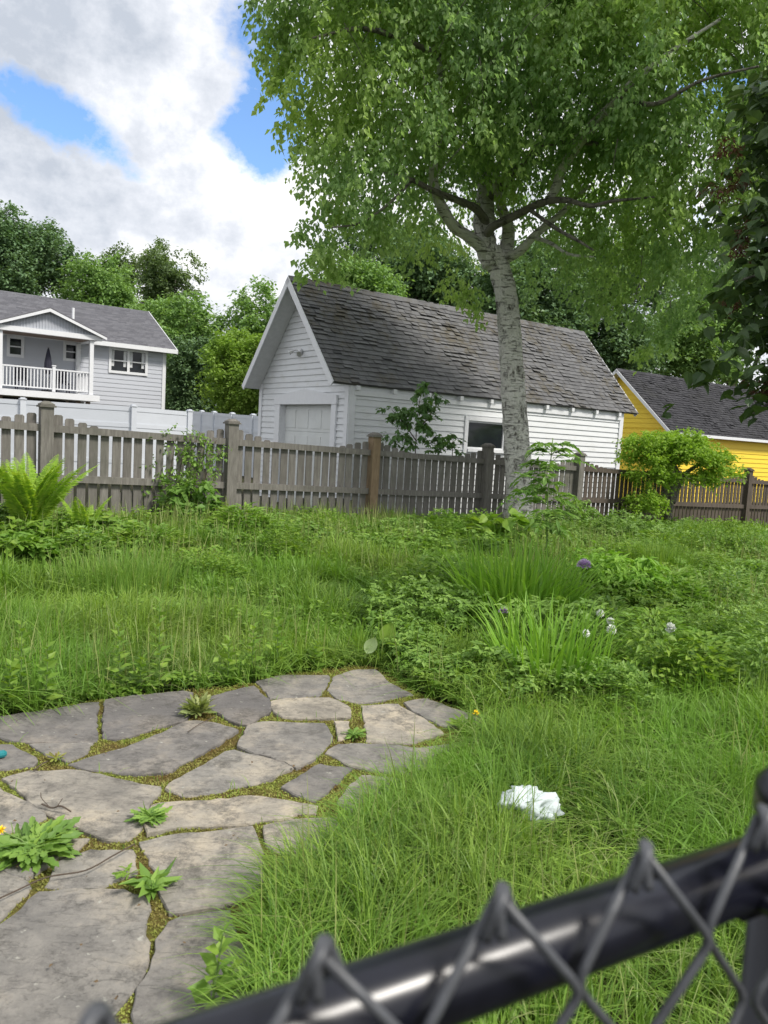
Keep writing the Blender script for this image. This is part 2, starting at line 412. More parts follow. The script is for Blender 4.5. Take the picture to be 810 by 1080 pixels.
def blades(P, L, az, lean, w, seg=4, droop=.35, r=None):
    droop = np.minimum(droop, .75 / np.maximum(lean, .05))
    """curved tapering blades"""
    n = len(P); t = np.linspace(0, 1, seg + 1)
    L = np.broadcast_to(L, (n,)); lean = np.broadcast_to(lean, (n,)); w = np.broadcast_to(w, (n,)); droop = np.broadcast_to(droop, (n,))
    hx = np.cos(az); hy = np.sin(az)
    out = L[:, None] * lean[:, None] * (.25 * t + .75 * t ** 2)
    hgt = L[:, None] * (t - droop[:, None] * lean[:, None] * t ** 2.4 * 1.2)
    C = np.stack([P[:, 0:1] + hx[:, None] * out, P[:, 1:2] + hy[:, None] * out, P[:, 2:3] + hgt], -1)
    ta = az + pi / 2 + rng.normal(0, .5, n)
    S = np.stack([np.cos(ta), np.sin(ta), np.zeros(n)], -1)
    ww = w[:, None] * np.array([.7, 1, .9, .6, .35, .2][:seg] if seg <= 5 else 1) [None, :seg]
    V = np.zeros((n, 2 * seg + 1, 3))
    V[:, 0:2 * seg:2] = C[:, :seg] - S[:, None] * ww[..., None] / 2
    V[:, 1:2 * seg:2] = C[:, :seg] + S[:, None] * ww[..., None] / 2
    V[:, 2 * seg] = C[:, seg]
    q = np.array([[2 * i, 2 * i + 1, 2 * i + 3, 2 * i + 2] for i in range(seg - 1)]); tr = np.array([[2 * seg - 2, 2 * seg - 1, 2 * seg]])
    off = (np.arange(n) * (2 * seg + 1))[:, None, None]
    r = rng.random(n) if r is None else r
    return V.reshape(-1, 3), [(q + off).reshape(-1, 4), (tr + off).reshape(-1, 3)], np.concatenate([np.repeat(r, seg - 1), r])

def inpoly(x, y, poly):
    poly = np.asarray(poly)[:, :2]; c = np.zeros(len(x), bool); j = len(poly) - 1
    for i in range(len(poly)):
        xi, yi = poly[i]; xj, yj = poly[j]
        m = ((yi > y) != (yj > y)) & (x < (xj - xi) * (y - yi) / (yj - yi + 1e-12) + xi)
        c ^= m; j = i
    return c
def vnoise(x, y, s, seed=0):
    g = np.random.default_rng(seed + 99).random((64, 64))
    X = x / s + 1000; Y = y / s + 1000; i = np.floor(X).astype(int); j = np.floor(Y).astype(int)
    fx = X - i; fy = Y - j; fx = fx * fx * (3 - 2 * fx); fy = fy * fy * (3 - 2 * fy)
    a = g[i % 64, j % 64]; b = g[(i + 1) % 64, j % 64]; c = g[i % 64, (j + 1) % 64]; d = g[(i + 1) % 64, (j + 1) % 64]
    return (a * (1 - fx) + b * fx) * (1 - fy) + (c * (1 - fx) + d * fx) * fy

# ------------------------------------------------------------------ camera, light, sky
cd = bpy.data.cameras.new('camera'); co = bpy.data.objects.new('camera', cd); COL.objects.link(co)
import mathutils
co.matrix_world = mathutils.Matrix([[RT[0], UP[0], -FW[0], 0], [RT[1], UP[1], -FW[1], 0], [RT[2], UP[2], -FW[2], EYE], [0, 0, 0, 1]])
cd.sensor_fit = 'VERTICAL'; cd.sensor_height = 36; cd.lens = 36 * FPX / 1080
cd.clip_start = .02; cd.clip_end = 3000
cd.dof.use_dof = True; cd.dof.focus_distance = 6.5; cd.dof.aperture_fstop = 7.6
SC.camera = co
SUN_EL, SUN_AZ = 52, 118   # degrees; azimuth from +Y clockwise
sd = bpy.data.lights.new('sun', 'SUN'); so = bpy.data.objects.new('sun', sd); COL.objects.link(so)
sd.energy = 2.2; sd.angle = radians(12); sd.color = (1, .95, .87)
sdir = vec(sin(radians(SUN_AZ)) * cos(radians(SUN_EL)), cos(radians(SUN_AZ)) * cos(radians(SUN_EL)), sin(radians(SUN_EL)))
so.rotation_euler = mathutils.Vector(sdir).to_track_quat('Z', 'Y').to_euler()
W = bpy.data.worlds.new('World'); SC.world = W; W.use_nodes = True
wn = W.node_tree.nodes; wl = W.node_tree.links; wn.clear()
sky = wn.new('ShaderNodeTexSky'); sky.sky_type = 'NISHITA'; sky.sun_disc = False
sky.sun_elevation = radians(SUN_EL); sky.sun_rotation = radians(SUN_AZ); sky.dust_density = .4; sky.ozone_density = 2.2
tc = wn.new('ShaderNodeTexCoord'); DIRV = tc.outputs['Generated']
sep = wn.new('ShaderNodeSeparateXYZ'); wl.new(DIRV, sep.inputs[0])
cn = noise(wn, wl, 5.5, 9, .62, DIRV, (1, 1, 1.5)); cn2 = noise(wn, wl, 2.3, 8, .62, DIRV, (1, 1, 2.2)); cn3 = noise(wn, wl, 13, 8, .62, DIRV)
def blob(px, py, rpx, amp):
    d = ray(px, py); d = d / np.linalg.norm(d)
    v = wn.new('ShaderNodeVectorMath'); v.operation = 'DOT_PRODUCT'; v.inputs[1].default_value = d; wl.new(DIRV, v.inputs[0])
    c = 1 - cos(rpx / FPX)
    q = mth(wn, wl, 'DIVIDE', mth(wn, wl, 'SUBTRACT', 1, v.outputs['Value']), c)
    q = mth(wn, wl, 'MULTIPLY', q, -1.0); e = mth(wn, wl, 'EXPONENT', q, 0)
    return mth(wn, wl, 'MULTIPLY', e, amp)
tot = None
for b in [(8, 92, 40, 1.25), (48, 122, 36, 1.1), (85, 152, 34, 1.0), (140, 172, 26, .8), (250, 130, 34, .95), (270, 165, 34, .9), (290, 60, 40, .9), (258, 25, 30, .7), (300, 130, 34, .9),
          (205, 60, 30, -.3), (150, 60, 60, -.35), (100, 220, 90, -.4), (250, 235, 60, -.4), (770, 100, 40, .8), (720, 60, 50, .5), (60, 25, 60, -.4)]:
    e = blob(*b); tot = e if tot is None else mth(wn, wl, 'ADD', tot, e)
nn = mth(wn, wl, 'ADD', mth(wn, wl, 'MULTIPLY', cn, 4.2), mth(wn, wl, 'MULTIPLY', cn3, 2.6))
bl = mth(wn, wl, 'SUBTRACT', mth(wn, wl, 'ADD', tot, nn), 3.84)
bl = mth(wn, wl, 'MULTIPLY', bl, 1.5, True)       # 1 = open blue
CLOUDL = 6.0
crs = ramp(wn, [(.22, (.50 * CLOUDL, .545 * CLOUDL, .62 * CLOUDL)), (.45, (.72 * CLOUDL, .75 * CLOUDL, .81 * CLOUDL)), (.66, (1.02 * CLOUDL, 1.02 * CLOUDL, 1.02 * CLOUDL))])
g = None
for b in [(60, 212, 70, -.17), (150, 235, 50, -.12), (40, 25, 60, -.09), (230, 285, 60, -.06), (140, 112, 50, .13), (270, 210, 60, .12), (80, 165, 40, .1), (30, 150, 30, .12), (20, 10, 30, -.05), (130, 20, 50, -.06)]:
    e = blob(*b); g = e if g is None else mth(wn, wl, 'ADD', g, e)
gs = mth(wn, wl, 'ADD', mth(wn, wl, 'ADD', mth(wn, wl, 'MULTIPLY', cn2, 1.2), mth(wn, wl, 'MULTIPLY', mth(wn, wl, 'ADD', cn3, cn), .9)), g)
gs = mth(wn, wl, 'SUBTRACT', gs, 1.0)
wl.new(gs, crs.inputs[0])
sk = mixc(wn, wl, 1.0, sky.outputs[0], (.95, 1.1, 1.25), 'MULTIPLY')
sk2 = mixc(wn, wl, .0, sk, (2, 2, 2))
colr = mixc(wn, wl, bl, crs.outputs[0], sk2)
bg = wn.new('ShaderNodeBackground'); bg.inputs[1].default_value = .1; wl.new(colr, bg.inputs[0])
wo = wn.new('ShaderNodeOutputWorld'); wl.new(bg.outputs[0], wo.inputs[0])
SC.view_settings.view_transform = 'Standard'; SC.view_settings.look = 'None'; SC.view_settings.exposure = 1.0; SC.view_settings.gamma = 1
SC.cycles.max_bounces = 8; SC.cycles.transparent_max_bounces = 4; SC.cycles.use_denoising = True
SC.cycles.diffuse_bounces = 4; SC.cycles.glossy_bounces = 2; SC.cycles.transmission_bounces = 4

# ------------------------------------------------------------------ ground
xs = np.concatenate([-np.geomspace(300, 14, 14), np.linspace(-12, 16, 141), np.geomspace(18, 300, 14)])
ys = np.concatenate([-np.geomspace(60, 3, 6), np.linspace(-2, 24, 131), np.geomspace(26, 500, 16)])
X, Y = np.meshgrid(xs, ys); Z = ground(X, Y)
nx, ny = len(xs), len(ys)
idx = np.arange(nx * ny).reshape(ny, nx)
Q = np.stack([idx[:-1, :-1], idx[:-1, 1:], idx[1:, 1:], idx[1:, :-1]], -1).reshape(-1, 4)
tag(build('ground', np.stack([X, Y, Z], -1).reshape(-1, 3), Q, 'soil', smooth=True), kind='structure')

OUT_PX = [(-420, 800), (-200, 778), (-60, 764), (0, 756), (104, 738), (200, 727), (268, 720), (299, 709), (378, 702), (400, 704), (437, 728), (510, 756), (482, 785), (446, 825), (385, 862), (352, 905), (300, 945), (274, 1000), (280, 1180), (-150, 1400), (-900, 1400)]
OUT = np.array([atZ(x, y, .02) for x, y in OUT_PX])
# joint bed: a bumpy sheet under the stones
gx = np.linspace(-4.2, .9, 150); gy = np.linspace(1.0, 5.4, 130)
X, Y = np.meshgrid(gx, gy); ins = inpoly(X.ravel(), Y.ravel(), OUT).reshape(X.shape)
Zb = .005 + .013 * vnoise(X, Y, .05, 3) + .010 * vnoise(X, Y, .16, 4)
idx = np.arange(X.size).reshape(X.shape)
Q = np.stack([idx[:-1, :-1], idx[:-1, 1:], idx[1:, 1:], idx[1:, :-1]], -1).reshape(-1, 4)
Q = Q[ins.ravel()[Q].all(1)]
tag(build('patio_bed', np.stack([X, Y, Zb], -1).reshape(-1, 3), Q, 'joint', smooth=True), kind='structure')

STONES = [
 ([(-6, 757), (40, 750), (75, 744), (103, 740), (101, 781), (60, 782), (13, 780), (-6, 770)], 'grey flagstone on the grassy far edge at the left side of the photo'),
 ([(112, 738), (155, 733), (193, 729), (203, 731), (199, 754), (186, 761), (154, 770), (122, 778), (111, 777)], 'dark grey flagstone on the far edge between the mossy joint and grass tuft'),
 ([(32, 784), (96, 783), (90, 793), (69, 801), (52, 794)], 'small wedge of flagstone with moss on its left, under two big far stones'),
 ([(75, 805), (135, 788), (196, 761), (225, 762), (249, 770), (205, 796), (180, 812), (128, 814), (96, 810)], 'long diagonal grey flagstone with a crack across its surface'),
 ([(-8, 786), (13, 786), (29, 796), (38, 802), (34, 807), (-8, 811)], 'small flagstone at the left edge where the teal thing lies'),
 ([(3, 821), (32, 813), (74, 811), (128, 822), (167, 829), (159, 841), (156, 852), (147, 874), (134, 884), (96, 878), (58, 860), (29, 839)], 'large pale flagstone with a dry forked twig on it'),
 ([(-10, 829), (0, 830), (19, 841), (48, 860), (32, 869), (-10, 878)], 'pale flagstone behind the yellow dandelion at the left edge'),
 ([(176, 829), (192, 818), (230, 796), (247, 790), (290, 801), (308, 809), (285, 819), (255, 827), (225, 835), (192, 838)], 'grey flagstone between two brown mossy joints at the middle of the patio'),
 ([(222, 735), (268, 723), (282, 737), (283, 750), (262, 764), (245, 760), (221, 746)], 'dark flagstone just right of the grass tuft at the far edge'),
 ([(271, 718), (299, 711), (346, 711), (344, 719), (338, 732), (286, 735)], 'grey flagstone at the far edge left of the large round-leaf plant'),
 ([(353, 713), (378, 705), (395, 705), (406, 716), (434, 731), (378, 739), (361, 737), (346, 726)], 'five sided flagstone under the large pale single leaf at the far tip of the patio'),
 ([(287, 739), (309, 736), (347, 735), (368, 745), (368, 755), (299, 756), (291, 751)], 'pale flagstone with small dark chips on it'),
 ([(262, 766), (278, 761), (340, 763), (349, 779), (338, 793), (312, 808), (285, 797), (251, 786)], 'wide grey flagstone between the pale chipped stone and the brown moss'),
 ([(353, 761), (368, 761), (370, 773), (357, 780)], 'tiny pale flagstone squeezed between four larger ones'),
 ([(382, 744), (420, 742), (440, 754), (466, 771), (437, 782), (388, 780)], 'pale clean edged flagstone with little mossy specks on its near edge'),
 ([(427, 740), (451, 736), (506, 755), (503, 762), (478, 764), (464, 763), (443, 752)], 'flagstone at the far right corner of the patio by the ground cover'),
 ([(345, 794), (358, 784), (389, 784), (427, 787), (441, 788), (479, 784), (465, 803), (447, 819), (395, 810), (371, 806)], 'long grey flagstone running right into the tall grass'),
 ([(300, 828), (337, 805), (370, 809), (340, 837), (333, 843)], 'triangular flagstone with rusty moss on two sides'),
 ([(382, 817), (440, 824), (430, 850), (377, 858), (356, 845)], 'flagstone half hidden by the tall grass at the patio\'s right edge'),
 ([(162, 849), (182, 846), (240, 842), (275, 839), (333, 849), (330, 857), (292, 863), (209, 870), (158, 877), (154, 868)], 'long narrow flagstone next to the weed rosette, crossing the patio'),
 ([(280, 870), (344, 862), (375, 863), (366, 897), (296, 897), (284, 889)], 'flagstone with grass blades leaning over it, beside the square flagstone'),
 ([(148, 886), (210, 877), (266, 870), (274, 904), (276, 930), (233, 952), (180, 959), (173, 949), (160, 904)], 'nearly square grey flagstone with a leafy weed at its left side'),
 ([(64, 908), (96, 895), (138, 895), (140, 922), (111, 930), (50, 932)], 'flagstone crossed by a thin curved dry stalk'),
 ([(-12, 912), (0, 915), (26, 930), (26, 941), (0, 966), (-12, 972)], 'small flagstone touching the left side, below the dandelion plant'),
 ([(41, 940), (130, 937), (151, 944), (153, 967), (154, 1001), (142, 1034), (121, 1062), (92, 1084), (70, 1120), (-70, 1140), (-80, 1010), (0, 975)], 'very large rough grey flagstone in the nearest left corner'),
 ([(178, 973), (241, 962), (257, 1008), (264, 1080), (270, 1140), (160, 1160), (145, 1078), (149, 1041), (164, 1004)], 'large flagstone at the bottom beside the nearest grass, with a small weed on it'),
 ([(98, 1088), (138, 1080), (152, 1160), (84, 1160)], 'corner of a flagstone between the two nearest large ones'),
 ([(-10, 888), (40, 884), (92, 884), (60, 903), (26, 924), (-10, 906)], 'flagstone under the leafy dandelion plant'),
]
STONEW = []
def stone(poly, label, world=False, tint=None):
    P = np.array(poly) if world else np.array([atZ(x, y, .032) for x, y in poly])[:, :2]
    # refine outline
    pts = []
    n = len(P)
    c = P.mean(0)
    P = P + (P - c) / np.linalg.norm(P - c, axis=1)[:, None] * (0 if world else .014)
    for i in range(n):
        a, b = P[i], P[(i + 1) % n]; L = np.linalg.norm(b - a); k = max(1, int(L / .035))
        for j in range(k):
            t = j / k; p = a + (b - a) * t
            nrm = np.array([b[1] - a[1], a[0] - b[0]]) / (L + 1e-9)
            amp = .006 if k > 1 else 0
            p = p + nrm * (random.uniform(-amp, amp) + .006 * sin(t * pi) * (1 if (i % 2) else -1))
            if j == 0: p = p + (c - p) / np.linalg.norm(c - p) * .004
            pts.append(p)
    P2 = np.array(pts); STONEW.append(P2)
    tilt = np.array([random.uniform(-.006, .006), random.uniform(-.006, .006)]); z0 = .030 + random.uniform(-.004, .004)
    def lev(P, z): return np.column_stack([P, z + (P - c) @ tilt])
    def inset(d): 
        q = c - P2; l = np.linalg.norm(q, axis=1)[:, None]; return P2 + q / l * np.minimum(d, l * .5)
    rings = [lev(P2, -.01), lev(P2, z0 - .006 + rng.uniform(-.003, .003, len(P2))), lev(inset(.004), z0 - .001), lev(inset(.03), z0 + .0005 * 0)]
    fr = [.65, .4, .18]
    for f in fr:
        rings.append(lev(c + (inset(.03) - c) * f, z0 + rng.uniform(-.0012, .0012)))
    V = np.concatenate(rings + [np.array([[c[0], c[1], z0]])]); m = len(P2); R = len(rings)
    F = [(r * m + i, r * m + (i + 1) % m, (r + 1) * m + (i + 1) % m, (r + 1) * m + i) for r in range(R - 1) for i in range(m)]
    F += [((R - 1) * m + i, (R - 1) * m + (i + 1) % m, R * m) for i in range(m)]
    t = random.random() if tint is None else tint
    o = build('flagstone', V, F, 'stone', None, vec(c[0], c[1], 0), np.full(len(F), t), smooth=False)
    me = o.data
    return tag(o, label, 'flagstone', 'flagstones of the patio')
TINT = [.1, .0, .3, .18, .2, .7, .62, .5, .0, .3, .38, .95, .35, .9, .8, .3, .42, .22, .55, .8, .85, .62, .5, .55, .42, .3, .4, .5]
for (p, l), t in zip(STONES, TINT): stone(p, l, tint=t)

# ------------------------------------------------------------------ grass
def view_px(P):
    q = P - CAM; z = q @ FW
    return 405 + FPX * (q @ RT) / z, 540 - FPX * (q @ UP) / z, z
def cone_samples(n, y0, y1, margin=.35):
    """random ground points in the view wedge widened to the sides, uniform in area"""
    yy = np.sqrt(rng.random(n) * (y1 ** 2 - y0 ** 2) + y0 ** 2)
    xx = (rng.random(n) * 2 - 1) * (yy * .56 + margin) * 1.0
    return xx, yy
fv = lambda x, y: x * D2[0] + y * D2[1]
COVER_PX = [
  [(385, 655), (420, 625), (470, 600), (520, 640), (560, 700), (560, 760), (505, 750), (440, 725), (400, 700)],
  [(600, 600), (810, 575), (830, 700), (760, 740), (640, 750), (560, 740), (560, 690)],
  [(-20, 560), (90, 560), (150, 575), (100, 590), (-20, 600)],
  [(380, 565), (470, 555), (620, 560), (760, 560), (840, 575), (700, 585), (520, 592), (420, 590)],
  [(200, 565), (330, 560), (380, 575), (300, 590), (220, 585)],
]
COVER = [np.array([onG(x, y)[:2] for x, y in p]) for p in COVER_PX]
def incover(x, y):
    c = np.zeros(len(x), bool)
    for p in COVER: c |= inpoly(x, y, p)
    return c
parts = []
def lawn(n, y0, y1, wmul, Lm, seg=4, keepcover=.45, out=parts, margin=.9):
    x, y = cone_samples(n, y0, y1, margin)
    # clump: pull toward tuft centres
    cx = np.round(x / .12) * .12 + .06 * np.sin(np.round(y / .12) * 7.1); cy = np.round(y / .12) * .12 + .06 * np.sin(np.round(x / .12) * 5.3)
    pull = .75 * rng.random(n) ** .7; x = x + (cx - x) * pull; y = y + (cy - y) * pull
    v = fv(x, y)
    k = (~inpoly(x, y, OUT)) & (v < FV + .15)
    cov = incover(x, y); k &= ~(cov & (rng.random(n) > keepcover))
    den = vnoise(x, y, .35, 5); k &= rng.random(n) < .55 + .7 * den
    x, y = x[k], y[k]; n = len(x)
    h = vnoise(x, y, .42, 1) * .65 + vnoise(x, y, .13, 2) * .35
    L = Lm * (.25 + 1.45 * h) * rng.uniform(.55, 1.25, n)
    az = vnoise(x, y, .28, 8) * 12 + rng.normal(0, 1.1, n)
    lean = np.clip(rng.normal(.6, .42, n) + .35 * (h - .5), .04, 1.5)
    P = np.column_stack([x, y, ground(x, y) - .01])
    L = L * np.where(inpoly(x - .16, y, OUT), .62, 1)
    ly = rng.random(n) < .14; lean = np.where(ly, rng.uniform(1.2, 2.2, n), lean); az = np.where(ly, rng.random(n) * 6.283, az)
    P[:, 2] += np.where(ly, .07 * rng.random(n), 0)
    wmul = wmul * np.where(rng.random(n) < .12, 1.7, 1.0)
    dirt_ = rng.random(n) < .02
    r = np.clip(.6 * rng.random(n) ** 1.2 + .5 * vnoise(x, y, .6, 11) - .05, 0, 1)
    out.append(blades(P, L, az, lean, wmul * rng.uniform(.6, 1.3, n), seg, .4, r))
lawn(62000, 1.5, 3.4, .0052, .24, 5, margin=.8)
lawn(92000, 3.4, 5.6, .006, .24, 4, margin=.9)
lawn(125000, 5.6, 8.5, .0075, .25, 3, margin=1.1)
lawn(85000, 8.5, 13, .0105, .22, 3, .4, margin=1.4)
lawn(9000, .6, 1.5, .0052, .2, 4, margin=1.3)
lawn(26000, 13, 20, .02, .24, 3, .4)
# tall arching blades spilling on the patio's right edge
edge = np.array([atZ(x, y, .02) for x, y in [(445, 832), (385, 868), (352, 910), (300, 950), (280, 1000), (272, 1060), (270, 1150)]])
NE = 3200
t = rng.random(NE) * (len(edge) - 1.001); i = t.astype(int); f = (t - i)[:, None]
P = edge[i] * (1 - f) + edge[i + 1] * f + np.column_stack([rng.exponential(.10, NE), rng.normal(0, .05, NE), np.zeros(NE)])
P[:, 2] = 0
parts.append(blades(P, rng.uniform(.10, .30, NE), rng.normal(2.9, 1.4, NE), rng.uniform(.3, 1.3, NE), .0055, 5, .45))
V, F, R = merge(parts)
tag(build('grass', V, F, 'grass', rnd=R), 'long uncut green grass of the yard', 'grass', kind='stuff')
# seed-head stalks, paler
parts2 = []
x, y = cone_samples(9000, 1.6, 12); k = (~inpoly(x, y, OUT)) & (fv(x, y) < FV) & (vnoise(x, y, 1.1, 21) > .45); x, y = x[k], y[k]
P = np.column_stack([x, y, ground(x, y)]); n = len(x)
parts2.append(blades(P, rng.uniform(.25, .45, n), rng.random(n) * 6.3, rng.uniform(.05, .35, n), .0028 + .0006 * y, 4, .2))
x, y = cone_samples(5000, 1.6, 4.5, .8); k = ~inpoly(x, y, OUT); x, y = x[k], y[k]; P = np.column_stack([x, y, ground(x, y) + .10 * rng.random(len(x))]); n = len(x)
parts2.append(blades(P, rng.uniform(.06, .2, n), rng.random(n) * 6.3, rng.uniform(.9, 2.4, n), .0032, 4, .3))
V, F, R = merge(parts2)
tag(build('grass', V, F, 'drygrass', rnd=R), 'pale thin grass stalks standing above the lawn', 'grass stalks', kind='stuff')

# ground cover leaves
def coverleaves(poly, n, T, size, h0, h1, bright=False):
    lo = poly.min(0); hi = poly.max(0)
    x = rng.uniform(lo[0] - .1, hi[0] + .1, n * 3); y = rng.uniform(lo[1] - .1, hi[1] + .1, n * 3)
    k = inpoly(x, y, poly) & ~inpoly(x, y, OUT) & (fv(x, y) < FV - .1); x, y = x[k][:n], y[k][:n]; n = len(x)
    hm = vnoise(x, y, .28, 31) * .7 + vnoise(x, y, .1, 32) * .3
    z = ground(x, y) + h0 + (h1 - h0) * hm * rng.beta(3, 1.2, n)
    az = rng.random(n) * 6.283
    d = np.column_stack([np.cos(az), np.sin(az), rng.normal(-.1, .3, n)])
    return scatter(T, np.column_stack([x, y, z]), d, size * rng.uniform(.5, 1.3, n))
cp = [coverleaves(COVER[0], 9000, T_TRI, .075, .03, .32), coverleaves(COVER[1], 14000, T_TRI, .07, .05, .38),
      coverleaves(COVER[2], 5000, T_OVAL, .09, .05, .35), coverleaves(COVER[3], 14000, T_TRI, .11, .03, .32), coverleaves(COVER[4], 4500, T_OVAL, .09, .05, .3)]
V, F, R = merge(cp)
tag(build('ground_cover', V, F, 'cover', rnd=R), 'dense dark green leafy ground cover among the grass', 'ground cover', kind='stuff')
x_, y_ = [], []
B1 = np.array([onG(x, y)[:2] for x, y in [(420, 715), (470, 690), (560, 700), (600, 745), (510, 760), (440, 732)]])
B2 = np.array([onG(x, y)[:2] for x, y in [(0, 745), (100, 732), (200, 722), (270, 712), (370, 698), (380, 704), (300, 716), (200, 731), (105, 742), (0, 758)]])
B3 = np.array([onG(x, y)[:2] for x, y in [(600, 600), (700, 590), (740, 640), (690, 690), (620, 690), (590, 650)]])
B4 = np.array([onG(x, y)[:2] for x, y in [(0, 575), (100, 575), (160, 590), (60, 605), (0, 605)]])
cp = [coverleaves(B1, 7500, T_TRI, .05, .04, .24), coverleaves(B2, 3500, T_OVAL, .04, .01, .12), coverleaves(B3, 3500, T_TRI, .07, .12, .42), coverleaves(B4, 2500, T_OVAL, .10, .1, .4)]
# random scattered broadleaf weeds in lawn
x, y = cone_samples(26000, 4.3, 12); k = (~inpoly(x, y, OUT)) & (fv(x, y) < FV - .1) & (vnoise(x, y, .6, 44) > .52); x, y = x[k], y[k]; n = len(x)
az = rng.random(n) * 6.283
cp.append(scatter(T_OVAL, np.column_stack([x, y, ground(x, y) + rng.uniform(.05, .24, n)]), np.column_stack([np.cos(az), np.sin(az), rng.normal(.1, .35, n)]), (.02 + .005 * y) * rng.uniform(.5, 1.2, n)))
x, y = cone_samples(14000, 1.8, 4.6); k = (~inpoly(x, y, OUT)) & (vnoise(x, y, .4, 45) > .55); x, y = x[k], y[k]; n = len(x); az = rng.random(n) * 6.283
cp.append(scatter(T_TRI, np.column_stack([x, y, ground(x, y) + rng.uniform(.03, .15, n)]), np.column_stack([np.cos(az), np.sin(az), rng.normal(.1, .3, n)]), rng.uniform(.012, .03, n)))
V, F, R = merge(cp)
tag(build('ground_cover', V, F, 'covery', rnd=R), 'bright yellow-green low leafy weeds along patio edge and in beds', 'ground cover', kind='stuff')

# wild taller weed clumps to the right of the patio and along the fence foot
cl = []
def wildclump(c, r, h, T, ls, n):
    a = rng.random(n) * 6.283; q = r * np.sqrt(rng.random(n)); P = np.column_stack([c[0] + q * np.cos(a), c[1] + q * np.sin(a), np.zeros(n)])
    P[:, 2] = ground(P[:, 0], P[:, 1]) + h * (1 - (q / r) ** 2 * .7) * rng.beta(2.2, 1, n)
    D = np.column_stack([np.cos(a), np.sin(a), rng.uniform(-.2, .9, n)])
    return scatter(T, P, D, ls * rng.uniform(.5, 1.2, n))
WPX = [(640, 690), (720, 690), (765, 650), (700, 650), (790, 700), (430, 650), (460, 640), (750, 610), (800, 620), (680, 725), (630, 752), (740, 740), (800, 745), (660, 610), (780, 590),
       (160, 590), (290, 575), (350, 570), (420, 568), (470, 574), (560, 575), (250, 570), (600, 572), (215, 620), (395, 590), (300, 600), (90, 600), (700, 585), (730, 570), (500, 575), (640, 575)]
TT = [T_LONG, T_TRI, T_OVAL]
for i_, (a_, b_) in enumerate(WPX):
    c = onG(a_ + rng.uniform(-8, 8), b_)
    if inpoly(np.array([c[0]]), np.array([c[1]]), OUT)[0]: continue
    r_ = rng.uniform(.18, .42) * (1 if b_ > 600 else 1.2)
    cl.append((i_ % 2, wildclump(c, r_, rng.uniform(.28, .52), TT[i_ % 3], (.055 if i_ % 3 else .10) * rng.uniform(.8, 1.3), int(900 * r_ / .3))))
for sel, mt_, lb in ((0, 'cover', 'taller dark green weed clumps rising from the yard'), (1, 'covery', 'taller fresh green weed clumps rising from the yard')):
    V, F, R = merge([q for s_, q in cl if s_ == sel]); tag(build('weeds', V, F, mt_, rnd=R), lb, 'weeds', kind='stuff')
# moss in the joints
x = rng.uniform(-3.4, .9, 420000); y = rng.uniform(1.2, 5.4, 420000)
k = inpoly(x, y, OUT)
for P in STONEW: k &= ~inpoly(x, y, P)
k &= vnoise(x, y, .22, 51) + .25 * rng.random(len(x)) > .20
x, y = x[k], y[k]; n = len(x)
hz = .006 + .013 * vnoise(x, y, .05, 3) + .010 * vnoise(x, y, .16, 4)
az = rng.random(n) * 6.283; P = np.column_stack([x, y, hz])
mo = scatter(T_OVAL, P, np.column_stack([np.cos(az), np.sin(az), rng.uniform(.2, 1.4, n)]), rng.uniform(.005, .012, n))
V, F, R = merge([mo]); R = np.clip(vnoise(V[F[0][:, 0], 0], V[F[0][:, 0], 1], .14, 60) * 1.3 - .2 + .3 * R, 0, 1)
tag(build('moss', V, F, 'moss', rnd=R), 'rusty brown and yellow-green moss filling the joints between flagstones', 'moss', kind='stuff')
k = rng.random(n) < .012
P = P[k]; m = len(P)
V, F, R = merge([blades(P, rng.uniform(.02, .07, m), rng.random(m) * 6.3, rng.uniform(.2, .9, m), .003, 3)])
tag(build('grass', V, F, 'grass', rnd=R), 'tiny grass blades sprouting from the patio joints', 'grass sprouts', kind='stuff')
# ------------------------------------------------------------------ picket fence
def Fp(s, z=0.0, off=0.0):                     # s in metres along the fence
    return FP0 + D1 * s + D2 * off + ZV * z
POSTS = [(-4.8, 'fence'), (-2.4, 'fence'), (0, 'fence'), (2.4, 'fencetan'), (4.8, 'fence'), (7.2, 'fence'), (10.1, 'fencedark'), (13.2, 'fencedark'), (15.9, 'fencedark')]
ftop = lambda s: EYE + .154 - .0622 / 2.4 * s
fe = thing('picket_fence', Fp(0, float(fbase(0))), 'weathered brown-grey wooden picket fence with dipping tops across the back of the yard', 'fence')
def post(s, mat, lbl=None, wid=.072):
    p = Fp(s); g = float(ground(p[0], p[1])) - .05; t = ftop(s)
    m = MB(); m.box((*p[:2], (g + t - .07) / 2), (wid, wid, (t - .07 - g) / 2), r=.3)
    o = m.build('post', mat, fe)
    c = MB(); c.box((*p[:2], t - .062), (wid + .022, wid + .022, .011), r=.6)
    c.box((*p[:2], t - .042), (wid + .008, wid + .008, .010), r=.4)
    b = [p + D1 * (wid + .004) * i + D2 * (wid + .004) * j + ZV * (t - .032 - p[2]) for i, j in ((-1, -1), (1, -1), (1, 1), (-1, 1))]
    a = [p + D1 * .03 * i + D2 * .03 * j + ZV * (t - p[2]) for i, j in ((-1, -1), (1, -1), (1, 1), (-1, 1))]
    c.add(b + a, [(0, 3, 2, 1), (4, 5, 6, 7), (0, 1, 5, 4), (1, 2, 6, 5), (2, 3, 7, 6), (3, 0, 4, 7)], .5)
    c.build('post_cap', 'fence' if mat != 'fencedark' else mat, o)
    if lbl: o['label'] = lbl
for s, mt in POSTS:
    post(s, mt, 'newer tan fence post' if mt == 'fencetan' else None)
